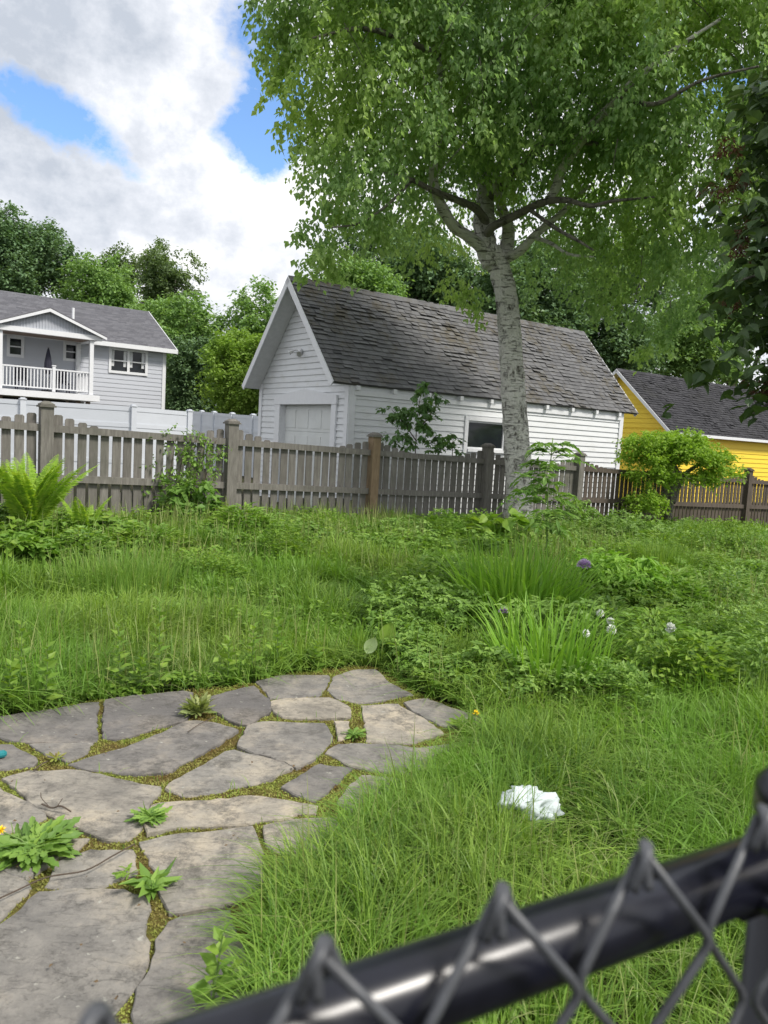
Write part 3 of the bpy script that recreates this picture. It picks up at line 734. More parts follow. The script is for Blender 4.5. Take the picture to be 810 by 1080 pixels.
for i in range(len(POSTS) - 1):
    s0, s1 = POSTS[i][0] + .075, POSTS[i + 1][0] - .075
    mt = 'fencedark' if POSTS[i + 1][0] > 8 else 'fence'
    n = round((s1 - s0) / .139); m = MB(); pitch = (s1 - s0) / n
    gap = .038 if i < 3 else (.030 if i < 5 else .045)
    rk = MB()
    for k in range(n):
        s = s0 + pitch * (k + .5); f = (s - s0) / (s1 - s0)
        top = ftop(s) - .13 - .185 * sin(pi * f) + random.uniform(-.008, .008)
        p = Fp(s); g = float(ground(p[0], p[1])) + random.uniform(-.01, .03)
        w = (pitch - gap) / 2 * random.uniform(.94, 1.04); ln = random.uniform(-.008, .008)
        th = .009; ch = .018
        a0 = p + ZV * g; P = []
        for (q, z) in ((-w, g), (w, g), (w, top - ch), (w - ch, top), (-w + ch, top), (-w, top - ch)):
            P.append(p * [1, 1, 0] + D1 * (q + ln * (z - g)) + ZV * z + D2 * (.032 + random.uniform(-.003, .003)))
        m.quadprism(P, D2 * 2 * th, random.random() ** 1.3)
        if i < 3 and k < n - 1:                    # added dark slats in the lower gaps, imitating the dark background behind
            pp = Fp(s + pitch / 2)
            if random.random() < .5:
                m.quadprism([pp * [1, 1, 0] + D1 * q + ZV * z + D2 * .058 for q, z in ((-.03, g), (.03, g), (.03, g + .34), (-.03, g + .34))], D2 * .014, .9)
    m.build('picket_panel', mt, fe)
    for dz in (-.32, -.92):
        a = Fp(s0 - .005, ftop(s0) + dz - .0); b = Fp(s1 + .005, ftop(s1) + dz)
        r = MB(); r.bar(a + D2 * .006, b + D2 * .006, .046, .088, r=random.random() * .4); r.build('rail', mt, fe)

# ------------------------------------------------------------------ buildings
def clap(m, A, ax, n, Lfun, z0, z1, step=.118, lip=.022):
    """clapboards on a wall: A corner, ax direction along the wall, n outward normal; Lfun(z) -> list of (start, end)"""
    z = z0
    while z < z1 - 1e-6:
        zt = min(z + step, z1)
        for (a0, a1), (b0, b1) in zip(Lfun(z, zt)[0], Lfun(z, zt)[1]):
            if a1 - a0 < .01: continue
            P = [A * [1, 1, 0] + ax * a0 + ZV * z + n * (lip), A * [1, 1, 0] + ax * a1 + ZV * z + n * (lip), A * [1, 1, 0] + ax * b1 + ZV * zt + n * .002, A * [1, 1, 0] + ax * b0 + ZV * zt + n * .002,
                 A * [1, 1, 0] + ax * a0 + ZV * z - n * .01, A * [1, 1, 0] + ax * a1 + ZV * z - n * .01, A * [1, 1, 0] + ax * b1 + ZV * zt - n * .01, A * [1, 1, 0] + ax * b0 + ZV * zt - n * .01]
            m.add(P, [(0, 1, 2, 3), (4, 7, 6, 5), (0, 4, 5, 1), (3, 2, 6, 7), (0, 3, 7, 4), (1, 5, 6, 2)])
        z = zt
def rect_fun(L, holes=()):
    def f(z, zt):
        segs = [(0, L)]
        for (h0, h1, q0, q1) in holes:
            if zt > q0 + .005 and z < q1 - .005:
                ns_ = []
                for a, b in segs:
                    if h1 <= a or h0 >= b: ns_.append((a, b)); continue
                    if h0 > a: ns_.append((a, h0))
                    if h1 < b: ns_.append((h1, b))
                segs = ns_
        return segs, segs
    return f
def shingles(mb, e0, along, up_, L, S, nrm, course=.12, tab=.22, curl=.010, miss=.02, cap=True):
    """roof plane from eave corner e0, along the eave, up the slope; real overlapping tabs"""
    k = 0; s = 0.0
    while s < S:
        x = -random.uniform(0, tab)
        while x < L:
            w = tab * random.uniform(.8, 1.15); a = max(x, 0) + .004; b = min(x + w, L) - .004
            if b - a > .02:
                c = abs(random.gauss(0, curl)); c2 = abs(random.gauss(0, curl))
                pc_ = e0 + along * a + up_ * s
                wear = float(vnoise(np.array([pc_[0] + pc_[2]]), np.array([pc_[1] - pc_[2] * .7]), .75, 91)[0])
                bad = random.random() < (miss * 1.5 + (.5 if wear > .6 else 0) * (miss > 0) * .75)
                if bad: c += random.uniform(0, .02); c2 += random.uniform(0, .015)
                lo = s + (.03 if bad else random.uniform(-.008, .006)); hi = min(s + course * 1.12, S); th = .007
                P = [e0 + along * a + up_ * lo + nrm * (.014 + c), e0 + along * b + up_ * lo + nrm * (.014 + c2), e0 + along * b + up_ * hi + nrm * .004, e0 + along * a + up_ * hi + nrm * .004]
                B = [P[0] - nrm * th, P[1] - nrm * th]
                V = P + B
                mb.add(V, [(0, 1, 2, 3), (4, 5, 1, 0)], min(1, random.random() * .55 + (.45 if bad else 0)))
            x += w
        s += course; k += 1

def gable_building(name, label, C, w, L, zbase, zeave, zridge, o, e, ob, wallm, roofm, trimm, step=.118, tabs=True, course=.12, holes_side=(), holes_front=(), bw=.12):
    t = thing(name, (*C[:2], zbase), label, 'garage')
    zt = zeave - .03                                     # wall top under eaves
    hw = w / 2
    pitch = (zridge - zeave) / (hw + e)
    # core walls slightly inside the cladding
    core = MB()
    def gz(v): return zridge - .03 - pitch * abs(v - hw)    # roof underside height over v
    P = [C * [1, 1, 0] + D2 * v + ZV * z + D1 * .02 for v, z in ((.02, zbase), (w - .02, zbase), (w - .02, gz(0) - .04), (hw, zridge - .08), (.02, gz(0) - .04))]
    def hole_panels():
        pass
    # walls as four thin slabs with openings left
    def slab(A, ax, Ln, n, holes, z1):
        xs_ = sorted({0, Ln, *[h[0] for h in holes], *[h[1] for h in holes]}); zs_ = sorted({zbase, z1, *[h[2] for h in holes], *[h[3] for h in holes]})
        for i in range(len(xs_) - 1):
            for j in range(len(zs_) - 1):
                xm = (xs_[i] + xs_[i + 1]) / 2; zm = (zs_[j] + zs_[j + 1]) / 2
                if any(h[0] < xm < h[1] and h[2] < zm < h[3] for h in holes): continue
                core.box(A * [1, 1, 0] + ax * xm + ZV * zm - n * .06, ((xs_[i + 1] - xs_[i]) / 2, .05, (zs_[j + 1] - zs_[j]) / 2), (ax, n, ZV), .3)
    zside = gz(0)
    slab(C, D1, L, -D2, holes_side, zside); slab(C + D2 * w, D1, L, D2, (), zside)
    slab(C, D2, w, -D1, holes_front, zside); slab(C + D1 * L, D2, w, D1, (), zside)
    for A in (C + D1 * .01, C + D1 * (L - .11)):
        core.quadprism([A * [1, 1, 0] + D2 * v + ZV * z for v, z in ((.0, zside), (w, zside), (hw, zridge - .05))], D1 * .1, .3)
    side = MB()
    clap(side, C, D1, -D2, rect_fun(L, holes_side), zbase, zside, step)
    clap(side, C + D2 * w, D1, D2, rect_fun(L), zbase, zside, step)
    def ff(holes):
        r = rect_fun(w, holes)
        def f(z, zt_):
            if z < zside - .001: return r(z, zt_)
            a = (z - zside) / pitch; b = (zt_ - zside) / pitch
            return [(a, w - a)], [(min(b, hw), max(w - b, hw))]
        return f
    z_ = zbase
    clap(side, C, D2, -D1, ff(holes_front), zbase, zside, step); clap(side, C, D2, -D1, ff(()), zside, zridge - .12, step)
    clap(side, C + D1 * L, D2, D1, ff(()), zbase, zside, step); clap(side, C + D1 * L, D2, D1, ff(()), zside, zridge - .12, step)
    wall = core.build('wall', wallm, t); side.build('siding', wallm, t)
    for A, sx, sy in ((C, -1, -1), (C + D2 * w, -1, 1), (C + D1 * L, 1, -1), (C + D1 * L + D2 * w, 1, 1)):
        tr = MB(); tr.box(A * [1, 1, 0] + D1 * sx * .026 + D2 * (-sy) * .04 + ZV * (zbase + zside) / 2, (.011, .06, (zside - zbase) / 2 - .01), r=.2)
        tr.box(A * [1, 1, 0] + D2 * sy * .026 + D1 * (-sx) * .05 + ZV * (zbase + zside) / 2, (.065, .011, (zside - zbase) / 2 - .01), r=.2)
        tr.build('corner_board', trimm, t)
    # roof decks
    rf = MB(); sh = MB(); BBS = []; sf = MB()
    sl = sqrt((hw + e) ** 2 + (zridge - zeave) ** 2); LL = L + o + ob
    for sgn, v0 in ((1, -e), (-1, w + e)):
        up_ = (D2 * sgn * (hw + e) + ZV * (zridge - zeave)) / sl; nr = np.cross(D1, up_) * sgn; nr = nr / np.linalg.norm(nr)
        e0 = C * [1, 1, 0] - D1 * o + D2 * v0 + ZV * zeave
        rf.quadprism([e0, e0 + D1 * LL, e0 + D1 * LL + up_ * sl, e0 + up_ * sl], -nr * .045, .9)
        shingles(sh, e0 - up_ * .02 + nr * .002, D1, up_, LL, sl + .02, nr, course, .20 if tabs else .5)
        # barge boards on the two gable edges, thin soffit under the front overhang
        for x0 in (-.022, LL):
            bb = MB(); BBS.append(bb); bb.quadprism([e0 + D1 * x0 - nr * bw, e0 + D1 * x0 + nr * .004, e0 + D1 * x0 + up_ * sl + nr * .004, e0 + D1 * x0 + up_ * sl - nr * bw], D1 * .022, .2)
        sf.quadprism([e0 - nr * .05, e0 + D1 * (o - .02) - nr * .05, e0 + D1 * (o - .02) + up_ * sl - nr * .05, e0 + up_ * sl - nr * .05], -nr * .012, .3)
    roof = rf.build('roof', roofm, t); sh.build('shingles', roofm, roof); [b_.build('barge_board', trimm, roof) for b_ in BBS]; sf.build('soffit', 'soffit', roof)
    # ridge cap
    rc = MB(); x = 0
    top = C * [1, 1, 0] + D2 * hw - D1 * o + ZV * zridge
    while x < LL - .01:
        b = min(x + .24, LL)
        for sgn in (1, -1):
            up_ = (D2 * -sgn * (hw + e) - ZV * (zridge - zeave)) / sl
            rc.quadprism([top + D1 * x + ZV * .022, top + D1 * b + ZV * .03, top + D1 * b + ZV * .03 + up_ * .15, top + D1 * x + ZV * .022 + up_ * .15], ZV * .008)
        x += .24
    rc.build('ridge_cap', roofm, roof)
    return t, roof
GC = vec(-.7438, 14.1921, 0)
WH = (2.86, 3.92, EYE - .10, EYE + .47)
HF = (.52, 2.55, -.1, 2.03)                 # garage door opening, measured from the near front corner
gar, groof = gable_building('white_garage', 'white clapboard garage with steep mossy grey shingle roof behind the picket fence', GC, 3.53, 7.72, -.1, EYE + .955, EYE + 3.0, .4, .10, .45,
                            'white', 'roof', 'trim', holes_side=(WH,), holes_front=(HF,))
def G(u, v, z): return GC + D1 * u + D2 * v + ZV * z
# side window: outer frame, sash opening dark
w_ = MB()
for a, b in ((WH[0] - .09, WH[0]), (WH[1], WH[1] + .09)):
    w_.box(G((a + b) / 2, -.03, (WH[2] + WH[3]) / 2), ((b - a) / 2, .016, (WH[3] - WH[2]) / 2 + .09), r=.2)
w_.box(G((WH[0] + WH[1]) / 2, -.03, WH[3] + .045), ((WH[1] - WH[0]) / 2 - .003, .016, .045), r=.2)
w_.box(G((WH[0] + WH[1]) / 2, -.045, WH[2] - .03), ((WH[1] - WH[0]) / 2 - .003, .03, .03), r=.2)
wf = w_.build('window', 'trim', gar)
w2 = MB()
cx_, cz_ = (WH[0] + WH[1]) / 2, (WH[2] + WH[3]) / 2; hx, hz = (WH[1] - WH[0]) / 2, (WH[3] - WH[2]) / 2
for sx in (-1, 1): w2.box(G(cx_ + sx * (hx - .02), .02, cz_), (.02, .02, hz), r=.3)
for sz in (-1, 1): w2.box(G(cx_, .02, cz_ + sz * (hz - .018)), (hx - .042, .02, .018), r=.3)
w2.build('sash', 'trim', wf)
w3 = MB(); w3.box(G(cx_, .035, cz_), (hx - .04, .003, hz - .036)); w3.build('pane', 'glass', wf)
w4 = MB(); w4.box(G(cx_, .5, cz_), (hx + .3, .01, hz + .3)); w4.build('dark_interior', 'darkroom', wf)
# garage door
dr = MB(); dr.box(G(.11, (HF[0] + HF[1]) / 2, 1.0), (.015, (HF[1] - HF[0]) / 2 + .05, 1.1), r=.2)
door = dr.build('garage_door', 'door', gar)
pn = MB(); DW = HF[1] - HF[0]
for r_ in range(4):
    zt = HF[3] - .03 - r_ * .52
    pn.box(G(.091, (HF[0] + HF[1]) / 2, zt - .25), (.006, DW / 2 - .005, .245), r=.2)
    for c_ in range(4):
        pn.box(G(.082, HF[0] + DW * (c_ + .5) / 4, zt - .25), (.005, DW / 8 - .05, .18), r=.5)
pn.build('door_panel', 'door', door)
hd = MB(); hd.box(G(.07, (HF[0] + HF[1]) / 2, HF[3] - .95), (.008, .02, .05)); hd.tube([G(.07, (HF[0] + HF[1]) / 2, HF[3] - .9), G(.05, (HF[0] + HF[1]) / 2, HF[3] - .95), G(.07, (HF[0] + HF[1]) / 2, HF[3] - 1.0)], .006, 6); hd.build('handle', 'metal', door)
# casing with a shallow pediment
cs = MB()
for a, b in ((HF[0] - .16, HF[0]), (HF[1], HF[1] + .22)):
    cs.box(G(-.035, (a + b) / 2, (HF[3] - .1) / 2), (.02, (b - a) / 2, (HF[3] + .1) / 2), r=.15)
v0, v1 = HF[0] - .18, HF[1] + .24
cs.quadprism([G(-.065, v0, HF[3] + .003), G(-.065, v1, HF[3] + .003), G(-.065, v1, HF[3] + .17), G(-.065, (v0 + v1) / 2, HF[3] + .30), G(-.065, v0, HF[3] + .17)], D1 * .045, .15)
for a in (HF[0], HF[1]): cs.box(G(.04, a - .004 if a == HF[0] else a + .004, (HF[3] - .1) / 2), (.052, .012, (HF[3] + .1) / 2 - .002), r=.3)
cs.build('door_casing', 'trim', gar)
# rafter tails and dark gutter line
for k in range(10):
    ra = MB(); u = .12 + k * .82; ra.box(G(u, -.055, EYE + .885), (.04, .06, .04), r=.2); ra.build('rafter_tail', 'trim', groof)
fr = MB(); fr.box(G(3.86, -.033, EYE + .80), (3.78, .012, .045), r=.3); fr.build('frieze_board', 'trim', gar)
# twin flood lamp on the gable
fl = MB(); fl.box(G(-.05, 1.80, EYE + 1.62), (.02, .05, .05))
lampo = fl.build('security_light', 'trim', gar)
for q in (-1, 1):
    h = MB(); a = G(-.06, 1.80 + q * .03, EYE + 1.62); b = G(-.13, 1.80 + q * .15, EYE + 1.60 + q * .03)
    h.tube([a, (a + b) / 2 + ZV * .03, b], .012, 6); h.tube([b, b + (-D1 * .05 + D2 * q * .05 - ZV * .03)], [.03, .055], 10, cap=True); h.build('lamp_head', 'metal', lampo)

YC = vec(8.75, 24.2, 0)
yg, yr = gable_building('yellow_garage', 'bright yellow clapboard garage with charcoal roof at the right behind the fence', YC, 4.1, 12, -.3, EYE + .70, EYE + 2.68, .35, .18, .2,
                        'yellow', 'roof2', 'trim', step=.15, bw=.09)
gt = MB(); gt.box(YC + D1 * 6 - D2 * .22 + ZV * (EYE + .66), (6.1, .045, .045)); gt.build('gutter', 'trim', yr)

# grey house behind on the left
HC = vec(-10.94, 38.0, 0)
H = lambda s, d, z: HC - D1 * s + D2 * d + ZV * z     # s to the left along the facade, d into the house
he, hr = EYE + 3.62, EYE + 5.9
ho = thing('grey_house', H(0, 0, -.3), 'two storey grey vinyl sided house with covered porch at the far left', 'house')
HL = 17
wl_ = MB(); holes = []
# windows measured: double window and two porch windows
WN = [(.92, 2.60, EYE + 2.38, EYE + 3.42), (3.98, 4.6, EYE + 2.72, EYE + 3.42), (6.35, 6.9, EYE + 2.66, EYE + 3.42)]
hs = [(w0, w1, a, b) for w0, w1, a, b in WN]
side = MB(); clap(side, HC, -D1, -D2, rect_fun(HL, hs), -.3, he - .02, .2, .02)
clap(side, HC, D2, D1, rect_fun(8), -.3, he - .02, .2, .02)
core = MB(); core.box(H(HL / 2, 4.0, (he - .35) / 2), (HL / 2 - .02, 3.85, (he + .3) / 2 - .05), r=.3)
core.build('wall', 'grey', ho); side.build('siding', 'grey', ho)
cb = MB(); cb.box(H(.06, -.035, (he - .35) / 2), (.07, .012, (he + .25) / 2)); cb.box(H(-.035, .05, (he - .35) / 2), (.012, .07, (he + .25) / 2)); cb.build('corner_board', 'trim', ho)
for k, (a, b, z0, z1) in enumerate(WN):
    f = MB(); c = (a + b) / 2; zc = (z0 + z1) / 2; hx = (b - a) / 2; hz = (z1 - z0) / 2
    for sx in (-1, 1): f.box(H(c + sx * (hx + .01), -.03, zc), (.06, .03, hz + .07))
    for sz in (-1, 1): f.box(H(c, -.03, zc + sz * (hz + .01)), (hx - .052, .03, .06))
    if k == 0: f.box(H(c, -.025, zc), (.06, .025, hz - .052))
    wo_ = f.build('window', 'trim', ho)
    sh_ = MB()
    spans = [(a + .05, c - .06), (c + .06, b - .05)] if k == 0 else [(a + .05, b - .05)]
    for q0, q1 in spans: sh_.box(H((q0 + q1) / 2, -.012, zc), ((q1 - q0) / 2, .014, .025))
    sh_.build('meeting_rail', 'trim', wo_)
    pa = MB(); pa.box(H(c, .06, zc), (hx - .02, .004, hz - .02)); pa.build('pane', 'glass', wo_)
    if k == 0:
        for q0, q1 in spans:
            for s_ in (q0 + .08, q1 - .08): cu = MB(); cu.box(H(s_, .045, zc + .1), (.07, .006, hz - .16)); cu.build('curtain', 'soffit', wo_)
# main roof
rf = MB(); sh = MB(); slh = sqrt(4.4 ** 2 + (hr - he) ** 2)
for sgn, d0 in ((1, -.4), (-1, 8.4)):
    up_ = (D2 * sgn * 4.4 + ZV * (hr - he)) / slh; nr = np.cross(D1, up_) * sgn; nr /= np.linalg.norm(nr)
    e0 = H(HL + .4, d0, he)
    rf.quadprism([e0, e0 + D1 * (HL + .85), e0 + D1 * (HL + .85) + up_ * slh, e0 + up_ * slh], -nr * .08, .7)
    if sgn == 1: shingles(sh, e0 + nr * .003, D1, up_, HL + .85, slh, nr, .16, .4, .003, 0)
hro = rf.build('roof', 'roof3', ho); sh.build('shingles', 'roof3', hro)
fa = MB(); fa.box(H(HL / 2, -.43, he - .05), (HL / 2 + .42, .03, .1)); fa.box(H(HL / 2, -.2, he - .1), (HL / 2 + .3, .19, .02), r=.8)
up_ = (D2 * 4.4 + ZV * (hr - he)) / slh
fa.quadprism([H(-.45, -.4, he - .16), H(-.45, -.4, he + .02), H(-.45, 4.0, hr + .02), H(-.45, 4.0, hr - .16)], D1 * .03)
fa.build('fascia', 'trim', hro)
gb = MB(); gb.quadprism([H(.1, .05, he - .02), H(.1, 7.95, he - .02), H(.1, 4, hr - .1)], D1 * .1); gb.build('gable_wall', 'grey', ho)
vp = MB(); vp.tube([H(4.0, 1.1, he + .7), H(4.0, 1.1, he + 1.55)], .06, 10); vp.build('vent_pipe', 'trim', hro)
# porch
PD = 2.4; s0, s1 = 3.95, 7.65; zf = EYE + 1.16; zb = EYE + 3.46
porch = MB(); porch.box(H((s0 + s1) / 2, -PD / 2, zf - .15), ((s1 - s0) / 2 + .25, PD / 2 + .05, .13)); 
po = porch.build('porch_deck', 'trim', ho)
for s_ in (s0 + .1, s1 - .05):
    q = MB(); q.box(H(s_, -PD + .1, (zf - .02 + zb) / 2), (.08, .08, (zb - zf) / 2 + .0)); q.build('porch_column', 'trim', ho)
q = MB(); q.box(H(s0 + .12, -.16, (zf + zb) / 2), (.08, .08, (zb - zf) / 2)); q.build('porch_column', 'trim', ho)
bm_ = MB(); bm_.box(H((s0 + s1) / 2, -PD + .05, zb + .1), ((s1 - s0) / 2 + .3, .12, .10)); bm_.box(H(s0 - .05, -PD / 2, zb + .1), (.12, PD / 2 - .08, .10)); bm_.box(H(s1 + .1, -PD / 2, zb + .1), (.12, PD / 2 - .08, .10))
pr = bm_.build('porch_roof', 'trim', ho)
ce = MB(); ce.box(H((s0 + s1) / 2, -PD / 2, zb + .06), ((s1 - s0) / 2, PD / 2 - .12, .02)); ce.build('ceiling', 'brownc', pr)
pz = zb + .2; ap = pz + .84; sm = (s0 + s1) / 2; hs_ = (s1 - s0) / 2 + .35
gp = MB(); gp.quadprism([H(sm - hs_ + .15, -PD + .03, pz + .002), H(sm + hs_ - .15, -PD + .03, pz + .002), H(sm, -PD + .03, ap - .06)], D2 * .05, .5); gp.build('gable_panel', 'greygable', pr)
nb = int(hs_ * 2 / .12)
for k in range(nb):
    s_ = sm - hs_ + .25 + k * .12; hgt = (ap - .1 - pz) * (1 - abs(s_ - sm) / (hs_ - .1))
    if hgt > .05:
        gt_ = MB(); gt_.box(H(s_, -PD + .015, pz + hgt / 2), (.012, .012, hgt / 2)); gt_.build('batten', 'grey', pr)
sl_ = MB(); tri = MB()
for sg in (-1, 1):
    a = H(sm + sg * (hs_ + .1), -PD - .22, pz - .05); b = H(sm, -PD - .22, ap + .02)
    tri.quadprism([a, b, b - ZV * .13, a - ZV * .1], D2 * .04)
    sl_.quadprism([a + ZV * .01, b + ZV * .01, b + D2 * 3.8 + ZV * .01, a + D2 * 2.9 + ZV * .01], ZV * .05)
sl_.build('porch_shingles', 'roof3', pr); tri.build('barge_board', 'trim', pr)
# railing
zt_ = zf + .92
rl = MB(); rl.box(H((s0 + s1) / 2, -PD + .1, zt_), ((s1 - s0) / 2 - .1, .035, .03)); rl.box(H((s0 + s1) / 2, -PD + .1, zf + .12), ((s1 - s0) / 2 - .1, .025, .025))
rl.box(H(s0 + .1, -PD / 2, zt_), (.035, PD / 2 - .2, .03)); rl.box(H(s0 + .1, -PD / 2, zf + .12), (.025, PD / 2 - .2, .025))
rail_o = rl.build('railing', 'trim', ho)
for k in range(26):
    s_ = s0 + .28 + k * (s1 - s0 - .45) / 25
    b = MB(); b.box(H(s_, -PD + .1, (zf + .14 + zt_ - .03) / 2), (.022, .018, (zt_ - zf - .17) / 2)); b.build('baluster', 'trim', rail_o)
b = MB(); b.box(H(sm - .25, -PD + .1, (zf + zt_ + .12) / 2), (.06, .06, (zt_ - zf + .12) / 2)); b.box(H(sm - .25, -PD + .1, zt_ + .15), (.075, .075, .025)); b.build('railing_post', 'trim', rail_o)
for k in range(12):
    b = MB(); b.box(H(s0 + .1, -PD + .3 + k * .17, (zf + .14 + zt_ - .03) / 2), (.018, .022, (zt_ - zf - .17) / 2)); b.build('baluster', 'trim', rail_o)
us = MB()
for s_ in (s0 + .15, s0 + .55, s1 - .1): us.box(H(s_, -PD + .3, (zf - .3) / 2), (.08, .08, (zf - .3) / 2)); us.bar(H(s_ + .03, -PD + .25, zf - .85), H(s_ + .5, -PD + .25, zf - .34), .08)
us.build('deck_support', 'brownc', ho)
dk = MB(); dk.box(H((s0 + s1) / 2 + 3, -.06, 1.0), (hs_ + 2.6, .02, 1.35)); dk.build('dark_lower_panel', 'darkroom', ho)  # near-black sheet in front of the siding, below deck height
# things on the porch
um = thing('patio_umbrella', H(sm - .15, -PD + .7, zf - .02), 'closed dark umbrella standing on the grey house porch', 'umbrella')
m = MB(); m.tube([H(sm - .15, -PD + .7, zf - .02), H(sm - .15, -PD + .7, zf + 1.85)], .025, 8); m.build('pole', 'twig', um)
m = MB(); m.tube(np.array([H(sm - .15, -PD + .7, zf + z) for z in (.75, .85, 1.2, 1.5, 1.75, 1.85)]), [.13, .16, .15, .10, .05, .015], 10); m.build('canopy', 'umbrella', um)
m = MB(); m.tube([H(sm - .15, -PD + .7, zf - .02), H(sm - .15, -PD + .7, zf + .06)], .25, 14); m.build('base', 'darkroom', um)
def patio_chair(s_, d_, lab):
    c = thing('patio_chair', H(s_, d_, zf - .02), lab, 'chair', 'dark chairs on the porch')
    m = MB(); m.box(H(s_, d_, zf + .42), (.24, .24, .03)); m.build('seat', 'umbrella', c)
    m = MB(); m.box(H(s_, d_ + .24, zf + .72), (.24, .025, .26)); m.build('backrest', 'umbrella', c)
    for i in (-1, 1):
        for j in (-1, 1):
            m = MB(); m.box(H(s_ + i * .21, d_ + j * .21, zf + .18), (.02, .02, .2)); m.build('leg', 'umbrella', c)
patio_chair(sm - .9, -1.1, 'dark chair behind the porch railing, right of the closed umbrella'); patio_chair(sm + .75, -1.1, 'dark chair behind the porch railing, left of the closed umbrella')

# white vinyl fences
def vinyl(name, pts, lab, hts, loc):
    t = thing(name, loc, lab, 'fence')
    m = MB()
    for i in range(len(pts) - 1):
        a, b = pts[i], pts[i + 1]; h0, h1 = hts[i], hts[i + 1]; d = (b - a); L = np.linalg.norm(d); d /= L; nrm = np.cross(d, ZV)
        m.quadprism([a * [1, 1, 0] + ZV * -.1 - nrm * .015, b * [1, 1, 0] + ZV * -.1 - nrm * .015, b * [1, 1, 0] + ZV * (h1 - .06) - nrm * .015, a * [1, 1, 0] + ZV * (h0 - .06) - nrm * .015], nrm * .03, .3)
        k = max(1, int(L / .18))
        for z in (.0, -.42, -1.35):
            r_ = MB(); r_.bar(a * [1, 1, 0] + ZV * (h0 + z - .05), b * [1, 1, 0] + ZV * (h1 + z - .05), .05, .11); r_.build('rail', 'vinyl', t)
    m.build('panel', 'vinyl', t)
    for p, h in zip(pts, hts):
        q = MB(); q.box((*p[:2], (h + .0) / 2), (.065, .065, (h + .02) / 2)); po_ = q.build('post', 'vinyl', t)
        c = MB(); c.box((*p[:2], h + .03), (.08, .08, .015)); c.box((*p[:2], h + .055), (.05, .05, .012)); c.build('post_cap', 'vinyl', po_)
def ptop(px, py, Y): p = atY(px, py, Y); return p * [1, 1, 0], float(p[2])
pp = [ptop(-420, 402, 17.0), ptop(-250, 409, 18), ptop(-95, 414.5, 18.8), ptop(24, 422, 19.4), ptop(141, 429.5, 20.2), ptop(200, 434.5, 21.3)]
vinyl('vinyl_fence', [p for p, _ in pp], 'white vinyl privacy fence in front of the grey house', [h for _, h in pp], (*pp[3][0][:2], 0))
pp = [ptop(200, 433.5, 30.5), ptop(213, 434.5, 29), ptop(226, 435.5, 27.6), ptop(245, 437, 26), ptop(267, 438.5, 24.6), ptop(295, 441, 23.2)]
vinyl('vinyl_fence', [p for p, _ in pp], 'short run of white vinyl fence ending behind the garage', [h for _, h in pp], (*pp[3][0][:2], 0))
# ------------------------------------------------------------------ trees
CARVE = []
def ell_points(ells, n, inner=.35):
    vol = np.array([e[1][0] * e[1][1] * e[1][2] for e in ells]); k = rng.choice(len(ells), n, p=vol / vol.sum())
    d = rng.normal(size=(n, 3)); d /= np.linalg.norm(d, axis=1)[:, None]
    r = (inner ** 3 + (1 - inner ** 3) * rng.random(n)) ** (1 / 3)
    c = np.array([e[0] for e in ells])[k]; R = np.array([e[1] for e in ells])[k]
    return c + d * r[:, None] * R, d
def crown(ells, ncl, per, lsize, droop=.5, spread=.28, T=T_OVAL, gap=.35, gs=.9, inner=.35, zmin=None, flat=1.0):
    c, d = ell_points(ells, int(ncl * 1.6), inner)
    g = vnoise(c[:, 0] + c[:, 2] * .7, c[:, 1] * .8 + c[:, 2] * 1.3, gs, 77); keep = g > gap * .95
    for cc_, rr_ in CARVE: keep &= (((c - cc_) / rr_) ** 2).sum(1) > rng.uniform(.5, 1.2, len(c))
    c = c[keep][:ncl]; d = d[keep][:ncl]; n = len(c)
    ln = rng.uniform(.5, 1.4, n) * spread * 2
    az = np.arctan2(d[:, 1], d[:, 0]) + rng.normal(0, .8, n)
    tw = np.column_stack([np.cos(az), np.sin(az), rng.normal(-droop, .35, n)]); tw /= np.linalg.norm(tw, axis=1)[:, None]
    t = rng.random((n, per))
    P = c[:, None] + tw[:, None] * (t[..., None] - .3) * ln[:, None, None] + rng.normal(0, spread * .22, (n, per, 3)) * [1, 1, flat]
    P[..., 2] -= droop * .25 * t ** 2 * ln[:, None]
    P = P.reshape(-1, 3); m = len(P)
    a2 = rng.random(m) * 6.283
    D = np.column_stack([np.cos(a2), np.sin(a2), rng.normal(-droop * 1.1, .45, m)]) + np.repeat(tw, per, 0) * .5
    if zmin is not None:
        k = P[:, 2] > zmin; P = P[k]; D = D[k]; m = len(P)
    V, F, R = scatter(T, P, D, lsize * rng.uniform(.6, 1.25, m))
    cr = np.repeat(rng.random(n), per)
    return V, F, np.clip(R * .6 + .4 * rng.random(len(R)), 0, 1)
def tree(name, label, base, ells, trunk_r, leafm, ncl, per, lsize, barkm='bark', group=None, limbs=5, cat='tree', trunk_top=None, **kw):
    t = thing(name, base, label, cat, group)
    base = np.asarray(base, float)
    cc = np.mean([e[0] for e in ells], axis=0); top = trunk_top if trunk_top is not None else cc * [1, 1, 1]
    m = MB()
    mid = (base + top) / 2 + vec(random.uniform(-.1, .1), random.uniform(-.1, .1), 0) * trunk_r * 6
    P = spline([base - ZV * .2, base + (mid - base) * .5, mid, top], 4)
    m.tube(P, np.linspace(trunk_r * 1.15, trunk_r * .4, len(P)), 8)
    for e in ells[:limbs]:
        a = P[int(len(P) * random.uniform(.5, .9))]; b = np.asarray(e[0])
        q = spline([a, (a + b) / 2 + vec(0, 0, -.1), b], 3); m.tube(q, np.linspace(trunk_r * .45, trunk_r * .1, len(q)), 6)
    m.build('trunk', barkm, t, smooth=True)
    V, F, R = crown(ells, ncl, per, lsize, **kw)
    build('crown', V, F, leafm, t, rnd=R)
    return t
